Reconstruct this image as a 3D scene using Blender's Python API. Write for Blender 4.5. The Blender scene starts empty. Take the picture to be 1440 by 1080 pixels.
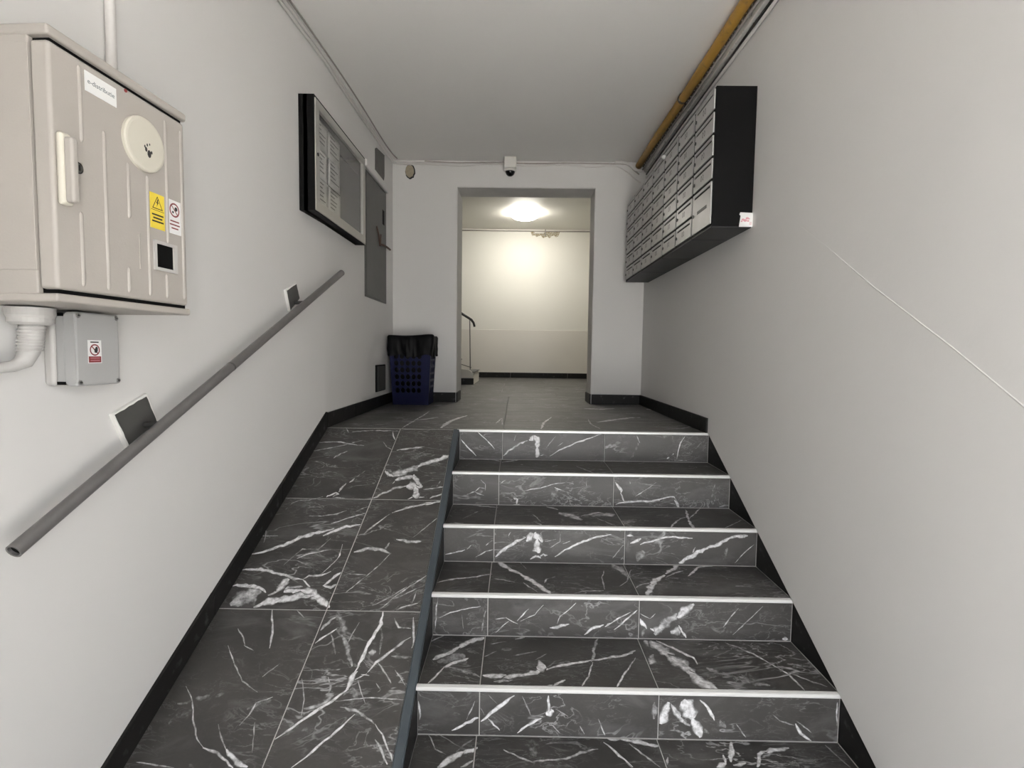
import bpy, math, random
from mathutils import Vector, Matrix

random.seed(7)
scene = bpy.context.scene
col = scene.collection
R = math.radians

# ---------------------------------------------------------------- camera
cam_data = bpy.data.cameras.new('camera')
cam_data.sensor_fit = 'HORIZONTAL'
cam_data.sensor_width = 36.0
cam_data.lens = 18.0
cam_data.clip_start = 0.02
cam = bpy.data.objects.new('camera', cam_data)
cam.location = (-0.0289, -2.9763, 0.4571)
cam.rotation_euler = (R(86.4398), R(-0.75596), R(0.55963))
col.objects.link(cam)
scene.camera = cam

# ---------------------------------------------------------------- daylight outside the entrance
world = bpy.data.worlds.new('daylight_sky')
scene.world = world
world.use_nodes = True
bg = world.node_tree.nodes['Background']
bg.inputs['Color'].default_value = (0.97, 0.985, 1.0, 1)
bg.inputs['Strength'].default_value = 4.6

portal = bpy.data.lights.new('entrance_sky_portal_offscreen', 'AREA')       # guides sampling of the sky through the open entrance
portal.shape = 'RECTANGLE'
portal.size, portal.size_y = 1.22, 2.45
portal.cycles.is_portal = True
po = bpy.data.objects.new('entrance_sky_portal_offscreen', portal)
po.location = (0.47, -3.46, 0.175)
po.rotation_euler = (R(90), 0, 0)
col.objects.link(po)

sun = bpy.data.lights.new('sun_offscreen', 'SUN')                        # falls across the pavement outside, not into the passage
sun.energy = 46.0
sun.angle = R(3)
sun.color = (1.0, 0.98, 0.95)
so = bpy.data.objects.new('sun_offscreen', sun)
so.rotation_euler = (R(0), R(38), 0)
so.location = (6, -8, 9)
col.objects.link(so)

# ---------------------------------------------------------------- exposure
vs = scene.view_settings
vs.view_transform = 'Standard'
vs.look = 'None'
vs.gamma = 1.0
vs.use_curve_mapping = False
vs.exposure = 0.66
scene.cycles.use_denoising = True
scene.cycles.max_bounces = 10
scene.cycles.diffuse_bounces = 6
scene.cycles.sample_clamp_indirect = 6.0
scene.cycles.caustics_reflective = False
scene.cycles.caustics_refractive = False

# ---------------------------------------------------------------- materials
MATS = {}


def nodes_of(name):
    m = bpy.data.materials.new(name)
    m.use_nodes = True
    nt = m.node_tree
    return m, nt, nt.nodes, nt.links, nt.nodes['Principled BSDF']


def mat(name, color, rough=0.5, metal=0.0, var=0.08, vscale=6.0, bump=0.0, bscale=60.0, spec=0.5, color2=None, thresh=None):
    """paint, plastic or metal with noise mottling and fine relief"""
    if name in MATS:
        return MATS[name]
    m, nt, N, L, b = nodes_of(name)
    tc = N.new('ShaderNodeTexCoord')
    nz = N.new('ShaderNodeTexNoise')
    nz.inputs['Scale'].default_value = vscale
    nz.inputs['Detail'].default_value = 5
    L.new(tc.outputs['Object'], nz.inputs['Vector'])
    mix = N.new('ShaderNodeMixRGB')
    c = Vector(color)
    mix.inputs[1].default_value = (*(c * (1 - var)), 1)
    mix.inputs[2].default_value = (*[min(1, x) for x in c * (1 + var)], 1)
    L.new(nz.outputs['Fac'], mix.inputs[0])
    out = mix.outputs[0]
    if color2 is not None:
        n2 = N.new('ShaderNodeTexNoise')
        n2.inputs['Scale'].default_value = vscale * 2.3
        n2.inputs['Detail'].default_value = 6
        L.new(tc.outputs['Object'], n2.inputs['Vector'])
        mr = N.new('ShaderNodeMapRange')
        mr.inputs[1].default_value = thresh[0]
        mr.inputs[2].default_value = thresh[1]
        L.new(n2.outputs['Fac'], mr.inputs[0])
        m2 = N.new('ShaderNodeMixRGB')
        m2.inputs[2].default_value = (*color2, 1)
        L.new(mr.outputs[0], m2.inputs[0])
        L.new(out, m2.inputs[1])
        out = m2.outputs[0]
    L.new(out, b.inputs['Base Color'])
    b.inputs['Roughness'].default_value = rough
    b.inputs['Metallic'].default_value = metal
    b.inputs['Specular IOR Level'].default_value = spec
    if bump:
        n3 = N.new('ShaderNodeTexNoise')
        n3.inputs['Scale'].default_value = bscale
        n3.inputs['Detail'].default_value = 4
        L.new(tc.outputs['Object'], n3.inputs['Vector'])
        bp = N.new('ShaderNodeBump')
        bp.inputs['Strength'].default_value = bump
        bp.inputs['Distance'].default_value = 0.004
        L.new(n3.outputs['Fac'], bp.inputs['Height'])
        L.new(bp.outputs[0], b.inputs['Normal'])
    MATS[name] = m
    return m


def emission(name, color, strength):
    m, nt, N, L, b = nodes_of(name)
    b.inputs['Base Color'].default_value = (*color, 1)
    b.inputs['Emission Color'].default_value = (*color, 1)
    b.inputs['Emission Strength'].default_value = strength
    MATS[name] = m
    return m


def marble():
    """dark grey-brown polished stoneware with pale veins; the mesh attribute 'vein' marks the printed veins"""
    m, nt, N, L, b = nodes_of('dark_marble_tile')
    tc = N.new('ShaderNodeTexCoord')
    oi = N.new('ShaderNodeObjectInfo')

    def math_(op, a, b_=None, clamp=False):
        n = N.new('ShaderNodeMath')
        n.operation = op
        n.use_clamp = clamp
        for i, x in enumerate((a, b_)):
            if x is None:
                continue
            if isinstance(x, (int, float)):
                n.inputs[i].default_value = x
            else:
                L.new(x, n.inputs[i])
        return n.outputs[0]

    def noise(scale, detail=4, rough=0.55, vec=None, dist=0.0):
        n = N.new('ShaderNodeTexNoise')
        n.inputs['Scale'].default_value = scale
        n.inputs['Detail'].default_value = detail
        n.inputs['Roughness'].default_value = rough
        n.inputs['Distortion'].default_value = dist
        L.new(vec if vec else P, n.inputs['Vector'])
        return n.outputs['Fac']

    def rng(x, a, b_, c=0.0, d=1.0):
        n = N.new('ShaderNodeMapRange')
        for i, q in enumerate((a, b_, c, d)):
            n.inputs[i + 1].default_value = q
        L.new(x, n.inputs[0])
        return n.outputs[0]

    off = math_('MULTIPLY', oi.outputs['Random'], 57.0)
    add = N.new('ShaderNodeVectorMath')
    add.operation = 'ADD'
    L.new(tc.outputs['Object'], add.inputs[0])
    L.new(off, add.inputs[1])
    P = add.outputs[0]
    # the print runs diagonally
    mp = N.new('ShaderNodeMapping')
    mp.inputs['Rotation'].default_value = (0.5, 0.35, 0.6)
    mp.inputs['Scale'].default_value = (0.55, 1.6, 1.3)
    L.new(P, mp.inputs['Vector'])
    PD = mp.outputs[0]

    def ridge(scale, width, vec, gate_scale, g0, g1, dist=0.6):
        n = noise(scale, 5, 0.55, vec, dist)
        r = math_('ABSOLUTE', math_('SUBTRACT', n, 0.5))
        line = rng(r, 0.0, width, 1.0, 0.0)
        gate = rng(noise(gate_scale, 2, 0.5, P), g0, g1)
        return math_('MULTIPLY', line, gate)

    v1 = math_('MULTIPLY', ridge(3.2, 0.010, PD, 2.2, 0.50, 0.66), 0.42)
    v2 = math_('MULTIPLY', ridge(7.5, 0.016, PD, 3.3, 0.46, 0.66, 1.2), 0.30)
    v3 = math_('MULTIPLY', ridge(18.0, 0.02, PD, 5.0, 0.45, 0.70, 1.0), 0.16)
    cloud = math_('MULTIPLY', rng(noise(4.5, 7, 0.62, PD, 0.8), 0.52, 0.82), 0.11)
    at = N.new('ShaderNodeAttribute')
    at.attribute_name = 'vein'
    rough_edge = rng(noise(55.0, 5, 0.65, P), 0.28, 0.62, 0.30, 1.25)
    rag = math_('ADD', at.outputs['Fac'], rng(noise(38.0, 4, 0.6, P), 0.3, 0.7, -0.28, 0.10))
    drawn = math_('MULTIPLY', math_('MULTIPLY', rng(rag, 0.03, 0.42), rough_edge), math_('POWER', at.outputs['Fac'], 0.35), True)
    has = math_('GREATER_THAN', at.outputs['Fac'], 0.002)
    drawn = math_('MULTIPLY', drawn, has)
    v = math_('MAXIMUM', math_('MAXIMUM', v1, v2), math_('MAXIMUM', v3, cloud))
    v = math_('MAXIMUM', v, math_('MULTIPLY', drawn, 0.95), True)
    base = N.new('ShaderNodeValToRGB')
    e = base.color_ramp.elements
    e[0].position, e[0].color = 0.30, (0.010, 0.0088, 0.0078, 1)
    e[1].position, e[1].color = 0.72, (0.042, 0.0385, 0.035, 1)
    L.new(noise(3.0, 8, 0.62, P, 0.4), base.inputs[0])
    grain = N.new('ShaderNodeMixRGB')
    grain.blend_type = 'MULTIPLY'
    grain.inputs[0].default_value = 0.5
    L.new(base.outputs[0], grain.inputs[1])
    L.new(rng(noise(120.0, 3, 0.6, P), 0.2, 0.8, 0.55, 1.4), grain.inputs[2])
    mix = N.new('ShaderNodeMixRGB')
    mix.inputs[2].default_value = (0.78, 0.78, 0.80, 1)
    L.new(v, mix.inputs[0])
    L.new(grain.outputs[0], mix.inputs[1])
    L.new(mix.outputs[0], b.inputs['Base Color'])
    L.new(rng(noise(9.0, 4, 0.6, P), 0.3, 0.7, 0.52, 0.60), b.inputs['Roughness'])
    b.inputs['Specular IOR Level'].default_value = 1.0
    bp = N.new('ShaderNodeBump')
    bp.inputs['Strength'].default_value = 0.12
    bp.inputs['Distance'].default_value = 0.002
    L.new(noise(40.0, 4, 0.6, P), bp.inputs['Height'])
    L.new(bp.outputs[0], b.inputs['Normal'])
    MATS['marble'] = m
    return m


MARBLE = marble()
WALL = mat('white_wall_paint', (0.655, 0.644, 0.631), 0.62, var=0.035, vscale=1.6, bump=0.10, bscale=38)
CEIL = mat('ceiling_paint', (0.90, 0.885, 0.86), 0.8, var=0.03, vscale=1.2, bump=0.06, bscale=30)
REVEAL = mat('rough_reveal_plaster', (0.635, 0.622, 0.608), 0.9, var=0.10, vscale=9, bump=0.35, bscale=45)
ROOMWALL = mat('warm_white_wall', (0.80, 0.785, 0.73), 0.55, var=0.03, vscale=1.5, bump=0.05)
DADO = mat('gloss_oil_paint', (0.73, 0.70, 0.645), 0.35, var=0.04, vscale=2.0)
GROUT = mat('tile_grout', (0.52, 0.51, 0.50), 0.9, var=0.12, vscale=30)
CONCRETE = mat('street_paving', (0.52, 0.51, 0.495), 0.9, var=0.12, vscale=3)
ALU_WHITE = mat('pale_aluminium_trim', (0.80, 0.80, 0.79), 0.38, 0.25, var=0.05, vscale=20)
DARK_STRIP = mat('dark_anodised_strip', (0.060, 0.075, 0.088), 0.42, 0.3, var=0.12, vscale=18)
BLACK_TILE = mat('black_side_panel', (0.011, 0.0105, 0.010), 0.45, var=0.2, vscale=9, spec=0.22, color2=(0.075, 0.075, 0.075), thresh=(0.62, 0.80))
BEIGE = mat('beige_polyester', (0.37, 0.345, 0.315), 0.5, var=0.035, vscale=4, bump=0.08, bscale=160)
BEIGE_D = mat('beige_door_polyester', (0.37, 0.345, 0.315), 0.48, var=0.035, vscale=4, bump=0.08, bscale=160)
CREAM = mat('cream_plastic', (0.55, 0.525, 0.45), 0.45, var=0.03, vscale=6)
GREYLID = mat('grey_plastic_lid', (0.37, 0.37, 0.365), 0.45, var=0.05, vscale=7)
GREYBOX = mat('pale_grey_plastic', (0.45, 0.44, 0.425), 0.5, var=0.06, vscale=8)
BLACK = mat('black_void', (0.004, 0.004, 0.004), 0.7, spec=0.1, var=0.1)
BLACKPAINT = mat('black_enamel', (0.004, 0.004, 0.0042), 0.55, spec=0.12, var=0.2, vscale=9)
UNDER = mat('dark_grey_sheet_metal', (0.030, 0.030, 0.031), 0.5, 0.0, spec=0.25, var=0.2, vscale=8)
STEELDOOR = mat('brushed_steel_door', (0.50, 0.495, 0.48), 0.40, 0.35, var=0.10, vscale=14, bump=0.04, bscale=200)
STEEL = mat('lock_steel', (0.35, 0.35, 0.34), 0.3, 0.9, var=0.1)
ALU = mat('aluminium_frame', (0.55, 0.54, 0.51), 0.34, 0.7, var=0.05, vscale=12)
RAIL = mat('grey_painted_tube', (0.155, 0.15, 0.148), 0.38, 0.35, var=0.14, vscale=22, bump=0.10, bscale=120)
PLATE = mat('grey_painted_plate', (0.085, 0.084, 0.080), 0.5, 0.2, var=0.14, vscale=14)
WHITEPAINT = mat('white_edge_paint', (0.78, 0.77, 0.74), 0.6, var=0.06, vscale=30, bump=0.15)
PANELGREY = mat('worn_grey_panel', (0.090, 0.090, 0.085), 0.5, 0.1, var=0.16, vscale=9)
DARKCOVER = mat('dark_cover_plate', (0.10, 0.097, 0.09), 0.7, var=0.2, vscale=16)
RUST = mat('rusty_wire', (0.09, 0.055, 0.04), 0.7, 0.3, var=0.3, vscale=30)
BLUE = mat('blue_plastic', (0.004, 0.0055, 0.032), 0.5, spec=0.15, var=0.12, vscale=9)
BAG = mat('black_bag_film', (0.003, 0.003, 0.0035), 0.5, spec=0.10, var=0.2, vscale=14)
YPIPE = mat('yellow_gas_paint', (0.36, 0.20, 0.032), 0.5, var=0.14, vscale=10, bump=0.12, bscale=60, color2=(0.20, 0.12, 0.04), thresh=(0.58, 0.75))
CABLE_W = mat('white_cable', (0.62, 0.60, 0.58), 0.5, var=0.06, vscale=25)
CABLE_G = mat('dusty_grey_cable', (0.33, 0.31, 0.285), 0.75, var=0.18, vscale=25)
CABLE_D = mat('dark_cable', (0.035, 0.032, 0.03), 0.6, var=0.2, vscale=25)
GRIME = mat('grimy_duct', (0.08, 0.065, 0.05), 0.8, var=0.3, vscale=18, color2=(0.42, 0.40, 0.37), thresh=(0.50, 0.62))
TRUNK = mat('dusty_white_trunking', (0.50, 0.485, 0.46), 0.7, var=0.12, vscale=14, color2=(0.20, 0.18, 0.16), thresh=(0.60, 0.72))
PAPER = mat('white_paper', (0.80, 0.80, 0.79), 0.7, var=0.03, vscale=20)
NOTICE = mat('faded_notice_paper', (0.66, 0.655, 0.62), 0.8, var=0.22, vscale=9)
BOARD = mat('grey_pin_board', (0.085, 0.083, 0.08), 0.8, var=0.06)
YELLOW = mat('warning_yellow', (0.72, 0.56, 0.06), 0.5, var=0.05)
REDBROWN = mat('sign_dark_red', (0.20, 0.028, 0.028), 0.5, var=0.1)
INK = mat('black_ink', (0.012, 0.012, 0.012), 0.6, var=0.1)
INKGREY = mat('faded_ink', (0.16, 0.19, 0.20), 0.6, var=0.15)
PINK = mat('pink_print', (0.62, 0.30, 0.34), 0.6, var=0.25, vscale=60)
PLASTER = mat('broken_plaster', (0.34, 0.29, 0.21), 0.9, var=0.25, vscale=60, bump=0.4, bscale=120)
STAIN = mat('stained_plaster', (0.30, 0.24, 0.14), 0.9, var=0.3, vscale=40, bump=0.3, color2=(0.66, 0.64, 0.57), thresh=(0.48, 0.58))
WHITECAM = mat('white_housing', (0.70, 0.68, 0.64), 0.45, var=0.04)
DOME = mat('smoked_dome', (0.006, 0.006, 0.007), 0.12, var=0.1)
DARKRAIL = mat('black_handrail', (0.015, 0.014, 0.013), 0.4, var=0.2)
STAIRWHITE = mat('stair_side_paint', (0.70, 0.68, 0.62), 0.6, var=0.04)


def glass_mat():
    m, nt, N, L, b = nodes_of('case_glass')
    tr = N.new('ShaderNodeBsdfTransparent')
    gl = N.new('ShaderNodeBsdfGlossy')
    gl.inputs['Roughness'].default_value = 0.10
    nz = N.new('ShaderNodeTexNoise')
    nz.inputs['Scale'].default_value = 12
    rg = N.new('ShaderNodeMapRange')
    rg.inputs[3].default_value, rg.inputs[4].default_value = 0.07, 0.13
    L.new(nz.outputs['Fac'], rg.inputs[0])
    L.new(rg.outputs[0], gl.inputs['Roughness'])
    fr = N.new('ShaderNodeFresnel')
    geo = N.new('ShaderNodeNewGeometry')                           # same reflectance on entry and exit
    ior = N.new('ShaderNodeMapRange')
    ior.inputs[3].default_value, ior.inputs[4].default_value = 1.5, 1 / 1.5
    L.new(geo.outputs['Backfacing'], ior.inputs[0])
    L.new(ior.outputs[0], fr.inputs['IOR'])
    mx = N.new('ShaderNodeMixShader')
    L.new(fr.outputs[0], mx.inputs[0])
    L.new(tr.outputs[0], mx.inputs[1])
    L.new(gl.outputs[0], mx.inputs[2])
    L.new(mx.outputs[0], N['Material Output'].inputs['Surface'])
    N.remove(b)
    return m


GLASS = glass_mat()


# ---------------------------------------------------------------- mesh helpers
class MB:
    def __init__(self):
        self.v, self.f, self.a = [], [], {}

    def face(self, pts):
        i = len(self.v)
        self.v += [tuple(p) for p in pts]
        self.f.append(tuple(range(i, i + len(pts))))
        return self

    def box(self, x0, x1, y0, y1, z0, z1):
        i = len(self.v)
        self.v += [(x, y, z) for z in (z0, z1) for y in (y0, y1) for x in (x0, x1)]
        for q in ((0, 2, 3, 1), (4, 5, 7, 6), (0, 1, 5, 4), (2, 6, 7, 3), (0, 4, 6, 2), (1, 3, 7, 5)):
            self.f.append(tuple(i + k for k in q))
        return self

    def prism(self, poly, a0, a1, axis='x'):
        """poly of 2D points (ccw) swept from a0 to a1 along an axis; (u,v) are the other two axes in order"""
        def pt(p, a):
            if axis == 'x':
                return (a, p[0], p[1])
            if axis == 'y':
                return (p[0], a, p[1])
            return (p[0], p[1], a)
        i, n = len(self.v), len(poly)
        self.v += [pt(p, a0) for p in poly] + [pt(p, a1) for p in poly]
        self.f.append(tuple(i + k for k in reversed(range(n))))
        self.f.append(tuple(i + n + k for k in range(n)))
        for k in range(n):
            j = (k + 1) % n
            self.f.append((i + k, i + j, i + n + j, i + n + k))
        return self

    def tube(self, pts, r, n=10, cap=True, flat=1.0):
        pts = [Vector(p) for p in pts]
        i = len(self.v)
        up = None
        for k, p in enumerate(pts):
            t = (pts[min(k + 1, len(pts) - 1)] - pts[max(k - 1, 0)]).normalized()
            if up is None:
                up = Vector((0, 0, 1)) if abs(t.z) < 0.9 else Vector((0, 1, 0))
            s = t.cross(up).normalized()
            up = s.cross(t).normalized()
            rr = r[k] if isinstance(r, (list, tuple)) else r
            for q in range(n):
                a = 2 * math.pi * q / n
                self.v.append(tuple(p + s * (rr * math.cos(a)) + up * (rr * flat * math.sin(a))))
        for k in range(len(pts) - 1):
            for q in range(n):
                w = (q + 1) % n
                self.f.append((i + k * n + q, i + k * n + w, i + (k + 1) * n + w, i + (k + 1) * n + q))
        if cap:
            self.f.append(tuple(i + q for q in reversed(range(n))))
            e = i + (len(pts) - 1) * n
            self.f.append(tuple(e + q for q in range(n)))
        return self

    def lathe(self, prof, c=(0, 0, 0), n=28, axis='z', cap0=True, cap1=True):
        """prof: list of (radius, height)"""
        i = len(self.v)
        for r, h in prof:
            for q in range(n):
                a = 2 * math.pi * q / n
                u, w = r * math.cos(a), r * math.sin(a)
                p = (u, w, h) if axis == 'z' else ((h, u, w) if axis == 'x' else (u, h, w))
                self.v.append((c[0] + p[0], c[1] + p[1], c[2] + p[2]))
        for k in range(len(prof) - 1):
            for q in range(n):
                w = (q + 1) % n
                self.f.append((i + k * n + q, i + k * n + w, i + (k + 1) * n + w, i + (k + 1) * n + q))
        if cap0:
            self.f.append(tuple(i + q for q in reversed(range(n))))
        if cap1:
            e = i + (len(prof) - 1) * n
            self.f.append(tuple(e + q for q in range(n)))
        return self

    def build(self, name, material, parent=None, origin=(0, 0, 0), bevel=0.0, smooth=False, seg=2):
        me = bpy.data.meshes.new(name)
        o = Vector(origin)
        me.from_pydata([tuple(Vector(p) - o) for p in self.v], [], self.f)
        me.validate()
        me.materials.append(material)
        if smooth:
            me.shade_smooth()
        ob = bpy.data.objects.new(name, me)
        ob.location = o
        col.objects.link(ob)
        if parent:
            ob.parent = parent
        if bevel:
            md = ob.modifiers.new('bevel', 'BEVEL')
            md.width = bevel
            md.segments = seg
            md.limit_method = 'ANGLE'
            md.angle_limit = R(40)
            me.shade_smooth()
            md.harden_normals = True
        return ob


def fix_normals(ob):
    import bmesh
    bm = bmesh.new()
    bm.from_mesh(ob.data)
    bmesh.ops.recalc_face_normals(bm, faces=bm.faces)
    bm.to_mesh(ob.data)
    bm.free()
    return ob


def tag(o, label, cat, group=None, kind=None):
    o['label'] = label
    o['category'] = cat
    if group:
        o['group'] = group
    if kind:
        o['kind'] = kind
    return o


def structure(o, label=None):
    o['kind'] = 'structure'
    if label:
        o['label'] = label
    return o


def empty(name, loc, rz=0.0, label=None, cat=None, group=None):
    e = bpy.data.objects.new(name, None)
    e.empty_display_size = 0.05
    e.location = loc
    e.rotation_euler = (0, 0, rz)
    col.objects.link(e)
    if label:
        tag(e, label, cat, group)
    return e


def quad_rect(mb, x, y0, y1, z0, z1):
    """flat print facing +x"""
    return mb.face([(x, y0, z0), (x, y1, z0), (x, y1, z1), (x, y0, z1)])


def ring_x(mb, x, cy, cz, r0, r1, n=28, sy=1.0):
    for q in range(n):
        a, b = 2 * math.pi * q / n, 2 * math.pi * (q + 1) / n
        mb.face([(x, cy + sy * r0 * math.cos(a), cz + r0 * math.sin(a)), (x, cy + sy * r1 * math.cos(a), cz + r1 * math.sin(a)),
                 (x, cy + sy * r1 * math.cos(b), cz + r1 * math.sin(b)), (x, cy + sy * r0 * math.cos(b), cz + r0 * math.sin(b))])
    return mb


def disc_x(mb, x, cy, cz, r, n=20, sy=1.0, sz=1.0):
    mb.face([(x, cy + sy * r * math.cos(2 * math.pi * q / n), cz + sz * r * math.sin(2 * math.pi * q / n)) for q in range(n)])
    return mb


def text_mesh(name, body, size, material, parent, loc, rot, thick=0.0002):
    cu = bpy.data.curves.new(name, 'FONT')
    cu.body = body
    cu.size = size
    cu.align_x, cu.align_y = 'CENTER', 'CENTER'
    cu.extrude = thick
    tmp = bpy.data.objects.new(name + '_curve', cu)
    col.objects.link(tmp)
    me = bpy.data.meshes.new_from_object(tmp)
    bpy.data.objects.remove(tmp)
    me.name = name
    me.materials.clear()
    me.materials.append(material)
    ob = bpy.data.objects.new(name, me)
    ob.location = loc
    ob.rotation_euler = rot
    col.objects.link(ob)
    ob.parent = parent
    return ob


# ---------------------------------------------------------------- the place's measures
RISE, TREAD = 0.175, 0.32
SLOPE = RISE / TREAD                     # the ramp runs through the nosings
HYP = math.hypot(1, SLOPE)
XR, XRW = 1.098, 1.090                   # right end of the steps, face of the right wall plaster
XS = -0.358                              # left end of the steps
XL = -1.146                              # left wall along the landing; beside the ramp it opens out by 5 %
LEAN = 0.05
NL = math.hypot(1, LEAN)
LROT = -math.atan(LEAN)
YB, YB2 = 1.634, 1.91                    # faces of the back wall
ZC = 2.132
FLOOR = -6 * RISE
YE = -3.45                               # open entrance
DX0, DX1, DZ = -0.579, 0.646, 1.909      # doorway
ROOM_Y, ROOM_Z = 6.2, 2.62
HB = 0.088                               # skirting height


def left_x(y, off=0.0):
    return XL + off + (LEAN * y if y < 0 else 0.0)


def left_frame(name, s, z, label, cat, group=None):
    """an Empty on the leaning part of the left wall: local x = away from the wall, y = along it"""
    return empty(name, (XL + LEAN * s / NL, s / NL, z), LROT, label, cat, group)


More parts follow.
